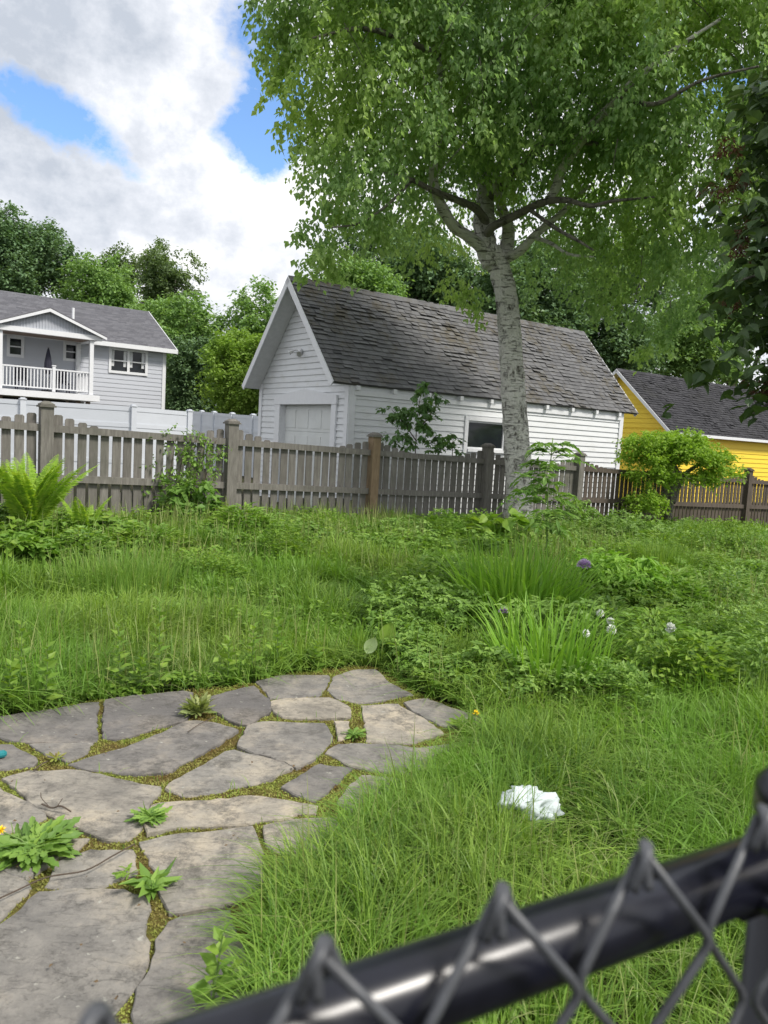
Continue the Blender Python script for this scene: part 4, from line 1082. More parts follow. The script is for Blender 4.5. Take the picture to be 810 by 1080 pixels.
def lobes(c, r, n, seed):
    rr = np.random.default_rng(seed); out = [(np.array(c), np.array(r) * .62)]
    for i in range(n):
        a = rr.random() * 6.283; zz = rr.uniform(-.85, .85); q = sqrt(max(.05, 1 - zz * zz)) * rr.uniform(.55, .8)
        out.append((np.array(c) + np.array(r) * [cos(a) * q, sin(a) * q, zz * .72], np.array(r) * rr.uniform(.28, .46)))
    return out
def bgtree(px0, px1, py0, pybot, Y, label, leafm, seed, ncl=420, per=22, ls=.24, name='leafy_tree', trunk=True, grp='trees behind the houses', nl=11, **kw):
    """crown spans px0..px1, top py0, crown bottom pybot, standing at distance Y"""
    L = atY(px0, (py0 + pybot) / 2, Y); R_ = atY(px1, (py0 + pybot) / 2, Y); T = atY((px0 + px1) / 2, py0, Y); B = atY((px0 + px1) / 2, pybot, Y)
    rx = (R_[0] - L[0]) / 2; rz = (T[2] - B[2]) / 2; c = [(L[0] + R_[0]) / 2, Y, (T[2] + B[2]) / 2]
    base = (c[0] + random.uniform(-.2, .2) * rx, Y, 0)
    e = lobes(c, [rx, rx * .8, rz], nl, seed)
    kw.setdefault('gap', .3)
    ncl = int(ncl * 1.7); ls *= .78
    tree(name, label, base, e, .018 * (T[2]) + .05, leafm, ncl, per, ls, group=grp, droop=.25, spread=ls * 2.2, gs=rx * .35, trunk_top=np.array([c[0], Y, T[2] - rz * 1.1]), **kw)
bgtree(-30, 84, 217, 340, 58, 'dark blue-green tree rising above the left end of the grey house roof', 'bgdark', 1, 800, 22, .36)
bgtree(-140, -10, 235, 400, 60, 'dark tree beyond the grey house', 'bgdark', 2, 300, 20, .42)
bgtree(60, 150, 262, 400, 56, 'mid green tree above the middle of the grey house roof', 'bgmid', 3, 700, 22, .33)
bgtree(104, 150, 254, 330, 66, 'thin pale tree top between the dark tree and the tall wispy one', 'bgpale', 4, 150, 20, .33)
bgtree(140, 222, 250, 400, 64, 'tall wispy pale tree with open top beyond the grey house', 'bgpale', 5, 620, 22, .34, gap=.22)
bgtree(115, 228, 303, 455, 50, 'dense dark green tree just right of the grey house', 'bgmid', 6, 1000, 24, .3)
bgtree(170, 250, 345, 460, 44, 'deep green tree between the grey house and the lime tree', 'bgdark', 16, 500, 24, .26)
bgtree(208, 292, 338, 470, 36, 'lime green bushy tree left of the white garage', 'bglight', 7, 900, 24, .2)
bgtree(222, 330, 288, 460, 48, 'mid green tree rising left of the garage peak', 'bgmid', 8, 750, 22, .3)
bgtree(300, 420, 262, 420, 34, 'tree directly behind the garage peak', 'bgmid', 9, 750, 22, .24)
bgtree(360, 520, 215, 400, 40, 'dark tree behind the garage roof left of the birch trunk', 'bgdark', 10, 1000, 24, .3)
bgtree(480, 620, 225, 400, 38, 'dark tree behind the garage roof, partly hidden by the birch trunk', 'bgdark', 11, 900, 24, .28)
bgtree(560, 720, 240, 430, 42, 'deep green tree above the right end of the garage roof', 'bgdark', 12, 1000, 24, .3)
bgtree(650, 800, 290, 430, 46, 'mid green tree above the yellow garage roof', 'bgmid', 13, 700, 24, .3, gap=.38)
bgtree(700, 860, 200, 420, 50, 'tall tree beyond the yellow garage roof', 'bgdark', 14, 500, 24, .34, gap=.5)
bgtree(860, 1000, 200, 450, 44, 'tree beyond the right edge of the yellow garage', 'bgmid', 15, 300, 22, .36)

# ---- the big birch
BY = 13.1
bb_ = onG(547, 556)
bb_ = vec(*atY(548, 552, BY)[:2], 0); bb_[2] = float(ground(bb_[0], bb_[1]))
birch = thing('birch_tree', bb_, 'large white barked birch with dark scars leaning by the picket fence', 'tree')
def limb(pts, r, mat, nm='branch', n=9, m=5, rough=0.05):
    """pts: (px,py,Y) -> world"""
    P = spline([atY(a, b, c) for a, b, c in pts], m); Rr = np.interp(np.linspace(0, 1, len(P)), np.linspace(0, 1, len(r)), r)
    Rr = Rr * (1 + rough * rng.normal(size=len(Rr)))
    q = MB(); q.tube(P, Rr, n); return q.build(nm, mat, birch, smooth=True)
P = spline([bb_ - ZV * .25] + [atY(a, b, c) for a, b, c in [(547, 520, BY), (546, 480, BY), (543, 430, BY), (540, 390, BY), (536, 340, BY), (532, 305, BY), (525, 278, BY), (519, 262, BY)]], 6)
Rr = np.interp(np.linspace(0, 1, len(P)), [0, .06, .12, .3, .5, .7, .9, 1], [.30, .245, .22, .208, .195, .18, .172, .14])
q = MB(); q.V = []; n_ = 20
V, F = tube(P, Rr, n_)
V = np.array(V); ang = np.tile(np.arange(n_), len(P)); lv = np.repeat(np.arange(len(P)), n_)
cen = np.repeat(P, n_, 0); V = cen + (V - cen) * (1 + .06 * np.sin(ang * 2 * pi / n_ * 3 + lv * .21) + .035 * rng.normal(size=len(V)) * 1.0)[:, None]
flare = np.clip(1 - (V[:, 2] - bb_[2]) / .5, 0, 1); V = cen + (V - cen) * (1 + .35 * flare * np.maximum(0, np.sin(ang * 2 * pi / n_ * 5)))[:, None]
build('trunk', V, F, 'birch', birch, smooth=True)
limb([(521, 283, BY), (508, 262, BY - .1), (495, 250, BY - .3), (480, 240, BY - .5), (470, 226, BY - .8), (460, 203, BY - 1.1), (457, 178, BY - 1.3), (463, 140, BY - 1.5), (464, 70, BY - 1.6), (466, -20, BY - 1.6)], [.12, .10, .09, .08, .07, .05, .03], 'birchlimb')
limb([(520, 280, BY), (512, 255, BY), (511, 232, BY), (512, 205, BY + .1), (513, 170, BY + .2), (516, 130, BY + .3), (517, 60, BY + .4), (520, -40, BY + .4), (530, -160, BY)], [.18, .18, .16, .12, .085, .06, .03], 'birch')
limb([(526, 282, BY + .1), (534, 262, BY + .1), (536, 240, BY), (528, 215, BY - .1), (523, 190, BY - .2), (531, 160, BY - .4), (540, 120, BY - .6)], [.15, .12, .09, .06, .045, .02], 'birchlimb')
limb([(514, 236, BY - .1), (503, 221, BY - .4), (487, 213, BY - .8), (471, 207, BY - 1.1), (452, 199, BY - 1.5), (435, 190, BY - 2), (405, 182, BY - 2.6)], [.07, .065, .055, .045, .035, .015], 'bark')
limb([(512, 252, BY - .05), (519, 240, BY - .3), (544, 227, BY - .7), (571, 214, BY - 1.1), (596, 211, BY - 1.5), (622, 217, BY - 1.9), (647, 212, BY - 2.2), (690, 208, BY - 2.7)], [.07, .066, .06, .05, .035, .025, .012], 'bark')
limb([(530, 275, BY), (549, 264, BY - .2), (562, 250, BY - .3), (577, 237, BY - .4), (594, 223, BY - .6), (609, 207, BY - .8), (622, 196, BY - 1)], [.08, .075, .065, .05, .04, .02], 'birchlimb')
limb([(577, 214, BY - 1.1), (587, 196, BY - 1.2), (592, 180, BY - 1.3), (604, 161, BY - 1.5), (620, 140, BY - 1.8), (639, 119, BY - 2.1), (652, 100, BY - 2.4), (700, 60, BY - 2.8), (760, 20, BY - 3)], [.06, .075, .072, .066, .055, .04, .02], 'birchlimb')
limb([(511, 215, BY + .1), (535, 190, BY - .3), (560, 163, BY - .8), (570, 154, BY - 1), (585, 149, BY - 1.2), (607, 149, BY - 1.4), (630, 152, BY - 1.7)], [.08, .075, .07, .06, .05, .03], 'bark')
limb([(560, 222, BY - 1), (585, 240, BY - 1.4), (610, 254, BY - 1.8), (626, 264, BY - 2)], [.035, .03, .022, .012], 'bark')
limb([(562, 250, BY - .3), (580, 256, BY - .6), (600, 268, BY - .9), (626, 271, BY - 1.2)], [.035, .03, .022, .012], 'birchlimb')
limb([(650, 100, BY - 2.4), (690, 110, BY - 3), (740, 85, BY - 3.5), (800, 70, BY - 4)], [.03, .028, .02, .012], 'bark')
limb([(464, 60, BY - 1.6), (420, 40, BY - 2), (380, 30, BY - 2.5), (330, 40, BY - 3)], [.05, .04, .03, .012], 'bark')
limb([(435, 190, BY - 2), (410, 215, BY - 2.3), (380, 235, BY - 2.5), (350, 240, BY - 2.7)], [.02, .018, .015, .01], 'bark')
limb([(517, 60, BY + .4), (580, 20, BY), (650, -30, BY - .5), (720, -60, BY - 1)], [.08, .07, .05, .02], 'bark')
def pe(px, py, Y, rx, ry, rz): return (atY(px, py, Y), np.array([rx, ry, rz]))
ELL = [pe(402, 60, 11.4, 1.35, 1.7, 1.7), pe(352, 45, 10.8, .85, 1.2, 1.1), pe(400, 160, 11.2, 1.15, 1.5, 1.2), pe(372, 222, 11.2, .6, .9, .7), pe(440, 232, 11.8, .85, 1.0, .62),
       pe(480, 110, 11.6, 1.4, 1.8, 1.6), pe(560, 60, 12.2, 2.0, 2.2, 1.7), pe(650, 90, 11.8, 2.2, 2.2, 1.7), pe(740, 60, 11, 1.7, 2, 1.6), pe(690, 190, 11.5, 1.5, 1.8, 1.2),
       pe(640, 240, 13.6, 1.4, 1.2, 1.0), pe(680, 300, 12.8, .85, .8, .8), pe(715, 270, 12, .9, .9, .9), pe(600, 200, 14.2, 1.7, 1.2, 1.2), pe(470, 200, 14.4, 1.4, 1.2, 1.2), pe(500, 300, 13.9, .35, .4, .4), pe(740, 210, 11, .6, .8, 1.1), pe(585, 285, 13.8, .7, .6, .4),
       pe(560, -120, 12, 3.4, 3, 2.2), pe(400, -90, 11.5, 1.9, 2, 1.6), pe(740, -100, 11.5, 2.4, 2.4, 2), pe(360, -30, 10.8, 1.2, 1.6, 1.1), pe(850, 20, 11, 1.7, 1.8, 2), pe(860, 140, 11, 1.2, 1.4, 1.1)]
CARVE = [(atY(612, 165, BY - 3.0), np.array([.42, 2.6, .5])), (atY(655, 105, BY - 3.5), np.array([.3, 2.2, .35])), (atY(532, 222, BY - 1.6), np.array([1.45, 3.4, .72])), (atY(470, 200, BY - 1.8), np.array([.4, 2.6, .5])), (atY(600, 190, BY - 2.0), np.array([.75, 2.8, .5]))]
V, F, R = crown(ELL, 8200, 22, .088, droop=.9, spread=.22, T=T_OVAL, gap=.35, gs=.45, inner=.25)
build('crown', V, F, 'birchleaf', birch, rnd=R); CARVE = []
# thin hanging twigs
c, d = ell_points(ELL, 260, .3); tw = MB()
for p in c:
    a = random.random() * 6.28; o_ = vec(cos(a), sin(a), -.6) * random.uniform(.3, .7)
    tw.tube([p - o_ * .5 + ZV * .12, p + ZV * .05, p + o_ * .5 - ZV * .1], [.008, .006, .003], 4, cap=False)
tag(tw.build('twigs', 'bark', birch), kind='stuff')
# loose sprays at the left outline
sp = [(283, 20), (292, 60), (298, 100), (288, 40), (310, 130), (322, 160), (300, 8), (330, 205), (325, 240), (340, 262), (350, 215), (332, 278), (318, 45), (348, 272), (700, 350), (670, 345), (640, 320), (715, 335), (690, 365), (655, 300), (300, 75), (620, 315), (480, 300), (500, 318)]
V_ = []
for (a, b) in sp:
    p = atY(a, b, 10.8 if a < 400 else 12.6); e = [(p, np.array([.22, .3, .24]))]
    V_.append(crown(e, 9, 14, .10, droop=.8, spread=.16, gap=0, inner=0))
V, F, R = merge(V_)
build('leaf_spray', V, F, 'birchleaf', birch, rnd=R)

# ---- dark tree entering from the right edge
DB = vec(4.25, 5.6, 0)
dt = thing('dark_leaved_tree', DB, 'dark large leaved tree with reddish seed clusters entering from the right edge', 'tree')
m = MB(); Pq = spline([DB - ZV * .2, vec(4.2, 5.6, 1.2), vec(4.1, 5.5, 2.6), vec(4.0, 5.4, 4.2)], 5); m.tube(Pq, np.linspace(.12, .05, len(Pq)), 10); m.build('trunk', 'bark', dt, smooth=True)
for pts, r0 in (([(4.15, 5.55, 1.9), (3.4, 5.3, 2.1), (2.7, 5.2, 1.95), (2.35, 5.1, 1.75)], .035), ([(4.1, 5.5, 2.5), (3.4, 5.4, 2.75), (2.6, 5.3, 2.72), (2.2, 5.2, 2.6)], .03), ([(4.05, 5.5, 3.2), (3.5, 5.4, 3.5), (2.9, 5.3, 3.6)], .03)):
    m = MB(); Pq = spline([np.array(p) for p in pts], 5); m.tube(Pq, np.linspace(r0, .006, len(Pq)), 7); m.build('branch', 'bark', dt, smooth=True)
DE = [pe(785, 395, 5.2, .24, .3, .12), pe(762, 410, 5.1, .15, .2, .06), pe(800, 345, 5.2, .2, .3, .22), pe(795, 300, 5.3, .13, .3, .18), pe(812, 245, 5.3, .16, .3, .2), pe(806, 150, 5.3, .12, .3, .25), pe(835, 200, 5.4, .3, .5, .8),
      pe(880, 350, 5.4, .55, .6, .5), pe(900, 200, 5.5, .6, .7, .9), pe(830, 90, 5.4, .22, .3, .25), pe(920, 60, 5.5, .6, .7, .6), pe(845, 400, 5.2, .3, .4, .14)]
V, F, R = crown(DE, 420, 14, .105, droop=.45, spread=.2, T=T_HEART, gap=.2, gs=.4, inner=0)
build('crown', V, F, 'darkleaf', dt, rnd=R)
V_ = []
for a, b in ((770, 155), (778, 190), (765, 325), (778, 262), (758, 200), (800, 408), (790, 240)):
    V_.append(crown([(atY(a, b, 5.4), np.array([.07, .08, .07]))], 12, 16, .035, droop=.2, spread=.045, T=T_LONG, gap=0, inner=0))
V, F, R = merge(V_); build('seed_cluster', V, F, 'redleaf', dt, rnd=R)

# ---- maple sapling behind the fence
def leafy_thing(name, label, cat, base, stems, leaf_groups, mat, T, ls, per, stemr=.012, **kw):
    t = thing(name, base, label, cat)
    for s_ in stems:
        m = MB(); Pq = spline([np.asarray(p, float) for p in s_], 4); m.tube(Pq, np.linspace(stemr, stemr * .35, len(Pq)), 6); m.build('stem', 'twig', t, smooth=True)
    V_ = [crown([(np.asarray(c), np.asarray(r))], n, per, ls, T=T, gap=0, inner=.0, **kw) for c, r, n in leaf_groups]
    V, F, R = merge(V_); build('foliage', V, F, mat, t, rnd=R); return t
YM = 13.05
b0 = vec(*atY(436, 500, YM)[:2], .1)
leafy_thing('maple_sapling', 'young maple with lobed leaves rising behind the fence against the white garage', 'sapling', b0,
    [[b0, atY(438, 480, YM), atY(440, 440, YM), atY(446, 405, YM)], [atY(439, 465, YM), atY(425, 445, YM), atY(413, 432, YM)], [atY(440, 455, YM), atY(452, 440, YM), atY(462, 425, YM)]],
    [(atY(446, 410, YM), (.1, .1, .12), 4), (atY(420, 435, YM), (.24, .2, .16), 8), (atY(440, 440, YM), (.3, .25, .25), 13), (atY(456, 428, YM), (.16, .2, .22), 7), (atY(418, 462, YM), (.22, .2, .14), 7), (atY(450, 462, YM), (.18, .2, .12), 5)],
    'maple', T_MAPLE, .125, 12, droop=.5, spread=.12)
YM2 = 13.6
b1 = vec(*atY(476, 500, YM2)[:2], .1)
leafy_thing('maple_sapling', 'smaller maple seedling poking over the fence left of the garage window', 'sapling', b1, [[b1, atY(477, 480, YM2), atY(478, 458, YM2)]],
    [(atY(478, 463, YM2), (.17, .15, .1), 6), (atY(470, 472, YM2), (.25, .15, .07), 6)], 'maple', T_MAPLE, .14, 6, droop=.4, spread=.08)

# ---- thin sapling with compound leaves
def pinnate(base, d, L, n=7, ls=.07, curve=-.5, mat=None):
    """returns rachis path and leaflets"""
    d = d / np.linalg.norm(d); t = np.linspace(0, 1, 9)
    P = base + d * (L * t)[:, None] + ZV * (curve * L * t ** 2)[:, None]
    T_ = np.gradient(P, axis=0); T_ /= np.linalg.norm(T_, axis=1)[:, None]
    side_ = np.cross(d, ZV); side_ /= np.linalg.norm(side_)
    pos = []; dr = []; sz = []
    for k in range(n):
        f = .22 + .74 * k / (n - 1); p = np.array([np.interp(f, t, P[:, j]) for j in range(3)])
        for s_ in (-1, 1):
            pos.append(p); dr.append(side_ * s_ + d * .55 + ZV * -.25 + rng.normal(0, .08, 3)); sz.append(ls * (1 - .45 * abs(f - .5) * 1.4))
    pos.append(P[-1]); dr.append(T_[-1]); sz.append(ls)
    return P, np.array(pos), np.array(dr), np.array(sz)
def compound_plant(name, label, cat, base, top, fronds, Lr, n, ls, mat, lf=T_LONG, rz=(.4, 1), elev=(.1, .7), stemr=.011, curve=-.45, mid=None, stemmat='stem'):
    t = thing(name, base, label, cat)
    mm = (base + top) / 2 + (mid if mid is not None else 0)
    S_ = spline([base, mm, top], 8); m = MB(); m.tube(S_, np.linspace(stemr, stemr * .5, len(S_)), 7); m.build('stem', stemmat, t, smooth=True)
    rc = MB(); pos = []; dr = []; sz = []
    for k in range(fronds):
        f = rz[0] + (rz[1] - rz[0]) * (k + .5) / fronds; b = S_[min(len(S_) - 1, int(f * (len(S_) - 1)))]
        a = random.random() * 6.28; el = elev[0] + (elev[1] - elev[0]) * f + random.uniform(-.35, .5)
        P_, p, d, s_ = pinnate(b, vec(cos(a), sin(a), el), Lr * random.uniform(.45, 1.2) * (.75 + .35 * sin(pi * (k + .5) / fronds)), n, ls * random.uniform(.75, 1.15), curve * random.uniform(.5, 1.4))
        rc.tube(P_, np.linspace(.004, .0015, len(P_)), 4, cap=False); pos.append(p); dr.append(d); sz.append(s_)
    rc.build('leaf_stalk', stemmat, t)
    pos = np.concatenate(pos); dr = np.concatenate(dr); sz = np.concatenate(sz)
    V, F, R = scatter(lf, pos, dr, sz * rng.uniform(.85, 1.15, len(sz))); build('foliage', V, F, mat, t, rnd=R)
    return t
sb = onG(577, 603)
compound_plant('sapling', 'slender sapling with feathery compound leaves standing before the birch trunk', 'sapling', sb, atY(583, 462, sb[1]), 44, .48, 11, .14, 'sap', rz=(.36, 1), curve=-.55, mid=vec(-.03, 0, 0))
# ---- large bush at the right of the fence
BU = vec(*atY(700, 540, 15.9)[:2], 0); BU[2] = float(ground(BU[0], BU[1]))
YB = 15.9
be = [pe(700, 467, YB, .85, .7, .22), pe(730, 478, YB - .1, .75, .7, .2), pe(680, 480, YB - .2, .5, .6, .2), pe(760, 495, YB - .2, .42, .5, .17), pe(690, 500, YB - .3, .55, .5, .22), pe(745, 503, YB - .3, .4, .5, .12), pe(681, 528, YB - .5, .38, .4, .26), pe(720, 462, YB, .5, .5, .16)]
t = thing('japanese_maple', BU, 'spreading yellow-green layered bush with dark twisted trunk in front of the right fence', 'bush')
m = MB(); 
for pts in ([(705, 548, YB), (703, 530, YB), (700, 510, YB), (690, 490, YB), (680, 478, YB)], [(705, 540, YB), (710, 515, YB - .05), (722, 500, YB), (740, 488, YB)], [(708, 530, YB), (716, 505, YB + .1), (706, 480, YB)]):
    Pq = spline([atY(*p) for p in pts], 4); m.tube(Pq, np.linspace(.085, .03, len(Pq)), 7)
m.build('trunk', 'bark', t, smooth=True)
V, F, R = crown(be, 900, 22, .06, droop=.35, spread=.14, T=T_MAPLE, gap=.15, gs=.3, inner=.2); build('crown', V, F, 'bush', t, rnd=R)
# ---- climbing plant on the left fence
vb = Fp(-.75, .15, -.1)
t = thing('climbing_vine', vb, 'leafy vine climbing the picket fence left of the second post', 'vine')
ve = [(Fp(-.75, 1.25, -.02), np.array([.35, .15, .22])), (Fp(-.55, .95, -.1), np.array([.35, .18, .3])), (Fp(-.95, .8, -.1), np.array([.28, .16, .25])), (Fp(-.35, 1.15, -.02), np.array([.28, .12, .18]))]
V, F, R = crown(ve, 95, 15, .055, droop=.4, spread=.12, gap=.1, inner=0); build('foliage', V, F, 'cover', t, rnd=R)
V, F, R = crown([(Fp(-.65, .55, -.3), np.array([.34, .2, .24]))], 40, 12, .13, droop=.3, spread=.12, gap=0, inner=0); build('large_leaves', V, F, 'sap', t, rnd=R)
m = MB()
for k in range(5): m.tube(spline([vb + vec(k * .08 - .2, 0, -.1), Fp(-.9 + k * .12, .7, -.08), Fp(-.8 + k * .14, 1.3, -.04)], 4), np.linspace(.01, .004, 9), 5)
m.build('stem', 'twig', t)
# ---- ferns
def fern(label, base, n, L, seed):
    t = thing('fern', base, label, 'fern'); rr = random.Random(seed)
    for k in range(n):
        a = k * 2.4 + rr.random(); el = rr.uniform(2.0, 6.0); d = vec(cos(a), sin(a), el); d /= np.linalg.norm(d)
        Lk = L * rr.uniform(.75, 1.05); tt = np.linspace(0, 1, 14)
        P_ = base + d * (Lk * tt)[:, None] + (vec(cos(a), sin(a), 0) * .24 - ZV * .12)[None] * (Lk * tt ** 2.6)[:, None]
        T_ = np.gradient(P_, axis=0); T_ /= np.linalg.norm(T_, axis=1)[:, None]
        s_ = np.cross(T_[5], vec(cos(a), sin(a), 0)); s_ = vec(-sin(a), cos(a), 0)
        f = np.linspace(.12, .99, 46); pos = np.stack([np.interp(f, tt, P_[:, j]) for j in range(3)], 1); tf = np.stack([np.interp(f, tt, T_[:, j]) for j in range(3)], 1)
        w_ = Lk * .13 * np.sin(np.pi * np.clip(f, 0, 1) ** .8) ** .7 + .008
        pos2 = np.repeat(pos, 2, 0); sg = np.tile([-1, 1], len(f))[:, None]; D_ = s_[None] * sg + np.repeat(tf, 2, 0) * .45 + rng.normal(0, .05, (len(f) * 2, 3))
        V, F, R = scatter(T_LONG, pos2, D_, np.repeat(w_, 2), normup=np.cross(np.repeat(tf, 2, 0), s_) * 1.0 + rng.normal(0, .1, (len(f) * 2, 3)))
        tv, tf2 = tube(P_, np.linspace(.005, .0015, len(P_)), 4, False); tv = np.array(tv)
        F0 = np.concatenate([F[0], np.array(tf2) + len(V)]); V = np.concatenate([V, tv]); R = np.concatenate([R, np.full(len(tf2), .9)])
        build('frond', V, [F0], 'fern', t, rnd=R)
f1 = onG(30, 572); fern('big bright fern clump in front of the fence at the far left', f1, 25, 1.0, 3)
f2 = onG(88, 578); fern('small single bright fern beside the big fern', f2, 4, .62, 5)
f3 = onG(-45, 575); fern('bright fern just at the photo\'s left edge', f3, 9, .9, 9)

# ---- iris and grass clumps
def clump(name, label, cat, base, n, L, spread, w, mat, lean=(.05, .6), flower=None):
    t = thing(name, base, label, cat)
    a = rng.random(n) * 6.283; r = spread * np.sqrt(rng.random(n)); P = base + np.column_stack([r * np.cos(a), r * np.sin(a), np.zeros(n)])
    V, F, R = merge([blades(P, L * rng.uniform(.6, 1.1, n), a + rng.normal(0, .5, n), rng.uniform(*lean, n), w * rng.uniform(.7, 1.2, n), 5, .45)])
    build('leaves', V, F, mat, t, rnd=R); return t
i1 = onG(545, 665); clump('iris_clump', 'wide clump of sword shaped iris leaves with one purple flower', 'iris', i1, 560, .84, .45, .026, 'iris', (.05, .7))
i2 = onG(578, 728); clump('iris_clump', 'second iris clump nearer the patio corner, half covered by leafy weeds', 'iris', i2, 230, .64, .32, .02, 'iris', (.05, .6))
i3 = onG(692, 612); clump('ornamental_grass', 'tall dark fine bladed grass clump below the yellow-green bush', 'grass clump', i3, 900, .55, .38, .008, 'grass', (.02, .45))
i4 = onG(128, 628); clump('ornamental_grass', 'dark upright tuft of grass left of centre in the lawn', 'grass clump', i4, 700, .42, .5, .008, 'cover', (.02, .4))
def mound(name, label, cat, px, py, r, h, n, ls, mat, T, per=12):
    b = onG(px, py); t = thing(name, b, label, cat)
    V, F, R = crown([(b + ZV * h * .5, np.array([r, r, h * .55]))], n, per, ls, droop=.2, spread=.1, T=T, gap=0, inner=.4); build('foliage', V, F, mat, t, rnd=R)
    m = MB()
    for k in range(7):
        a = k * .9; m.tube([b, b + vec(cos(a) * r * .5, sin(a) * r * .5, h * .7)], [.006, .003], 4, cap=False)
    m.build('stem', 'stem', t)
mound('peony_bush', 'leafy green perennial mound behind the purple globe flower', 'perennial', 650, 640, .45, .5, 170, .12, 'iris', T_LONG)
mound('perennial_mound', 'lobed leaf perennial between the two iris clumps', 'perennial', 585, 700, .42, .42, 120, .08, 'cover', T_TRI)
mound('perennial_mound', 'dark leafy mound just left of the large iris clump', 'perennial', 452, 668, .5, .42, 160, .075, 'cover', T_TRI)
mound('shrub', 'low dark shrub at the foot of the birch', 'shrub', 605, 560, .5, .55, 110, .08, 'cover', T_OVAL)
mound('shrub', 'low shrub under the layered yellow-green bush', 'shrub', 660, 575, .6, .5, 120, .09, 'cover', T_TRI)
mound('goldenrod_plants', 'feathery pale green weeds before the right fence', 'weeds', 765, 590, .8, .6, 200, .07, 'covery', T_LONG)
mound('hosta', 'bright broad leaved hosta near the fence left of the birch', 'hosta', 527, 580, .4, .5, 34, .22, 'covery', T_HEART, 3)
# broad single leaf at the patio's far tip
def bigleaf(label, base, d, L, mat='paleleaf'):
    t = thing('broadleaf_plant', base, label, 'plant'); n = 9; m = 4
    d = d / np.linalg.norm(d); s_ = np.cross(d, vec(0, -1, .3)); s_ /= np.linalg.norm(s_); up_ = np.cross(s_, d)
    V = []
    for i in range(n + 1):
        f = i / n; w_ = .27 * L * sin(pi * f ** .8) ** .8
        for j in range(-m, m + 1):
            V.append(base + d * L * (f + .25) + s_ * w_ * j / m + up_ * (.05 * L * abs(j / m) + .012 * L * sin(j * 3 + f * 8)) - ZV * .2 * L * f * f)
    k = 2 * m + 1; F = [(i * k + j, i * k + j + 1, (i + 1) * k + j + 1, (i + 1) * k + j) for i in range(n) for j in range(k - 1)]
    build('leaf', V, F, mat, t, rnd=np.full(len(F), .8), smooth=True)
    q = MB(); q.tube([base, base + d * L * .3], [.006, .004], 5); q.build('stalk', 'stem', t)
bigleaf('single large pale green oval leaf standing at the far tip of the patio', onG(384, 706) + vec(0, 0, .07), vec(.35, -.1, 1), .15)
bigleaf('upright ribbed green leaf behind the large pale one', onG(404, 698) + vec(0, 0, .06), vec(.15, .1, 1), .2, 'covery')

# ---- rosettes, dandelions, upright weeds
def rosette(label, p, n, L, mat='covery', cat='weed', name='leaf_rosette', flowers=(), up_=.35, T=T_DAND):
    t = thing(name, p, label, cat); a = rng.random(n) * 6.283
    D_ = np.column_stack([np.cos(a), np.sin(a), rng.uniform(.1, up_ * 2, n)])
    S_ = L * rng.uniform(.55, 1.1, n); V, F, R = scatter(T, np.tile(p, (n, 1)) + rng.normal(0, L * .12, (n, 3)) * [1, 1, .05] + ZV * .004, D_, S_); build('leaves', V, F, mat, t, rnd=R)
    for (dx, dy, h) in flowers:
        q = MB(); tip = p + vec(dx, dy, h); q.tube([p, p + vec(dx * .4, dy * .4, h * .6), tip], .0028, 5); st = q.build('flower_stalk', 'stem', t)
        m_ = 46; a = rng.random(m_) * 6.283; e = rng.uniform(-.1, 1.6, m_)
        Vf, Ff, Rf = scatter(T_LONG, np.tile(tip, (m_, 1)), np.column_stack([np.cos(a), np.sin(a), e]), .021 * rng.uniform(.8, 1.1, m_)); build('flower_head', Vf, Ff, 'yellowp', t, rnd=Rf)
    return t
S0 = .035
rosette('dandelion clump with a yellow flower at the left edge of the patio', atZ(36, 897, S0), 150, .14, mat='cover', flowers=((-.115, .0, .06), ), name='dandelion', cat='dandelion')
rosette('small lobed weed rosette in a patio joint beside the long narrow flagstone', atZ(158, 864, S0), 90, .07, mat='cover')
rosette('leafy green weed with upright shoot growing in the joint of the square flagstone', atZ(160, 935, S0), 26, .10, mat='cover', T=T_LONG, up_=.5)
rosette('pale bushy grass tuft on the far patio edge between two dark stones', atZ(209, 752, S0), 110, .10, up_=1.3, mat='drygrass')
rosette('fuzzy low weed in the joint beside the tiny pale flagstone', atZ(374, 776, S0), 60, .06, mat='cover')
rosette('dandelion with a yellow bud at the right end of the patio', atZ(488, 768, S0), 30, .10, flowers=((.06, 0, .08),), name='dandelion', cat='dandelion')
rosette('low weed in the joint at the mossy crossing left of centre', atZ(60, 800, S0), 26, .05, mat='moss')
rosette('small weed on the nearest joint, just above the black rail', atZ(135, 922, S0), 14, .05)
def upright(label, px, py, h, n=9, ls=.085, z=None, mat='covery', T=T_OVAL, base=None):
    b = base if base is not None else onG(px, py); b = b + (CAM - b) * [.022, .022, 0] * (base is None); h *= 1.3; n = int(n * 1.4); t = thing('upright_weed', b, label, 'weed')
    lean = vec(random.uniform(-.12, .12), random.uniform(-.1, .1), 1); f = np.linspace(.12, 1, n * 2); top = b + lean * h
    q = MB(); q.tube([b, (b + top) / 2, top], [.004, .003, .002], 5); q.build('stem', 'stem', t)
    a = np.arange(n * 2) * 2.4 + random.random() * 6; pos = b + lean * h * f[:, None]
    D_ = np.column_stack([np.cos(a), np.sin(a), .1 + f * .9]); V, F, R = scatter(T, pos, D_, ls * (1.15 - .6 * f)); build('leaves', V, F, mat, t, rnd=R)
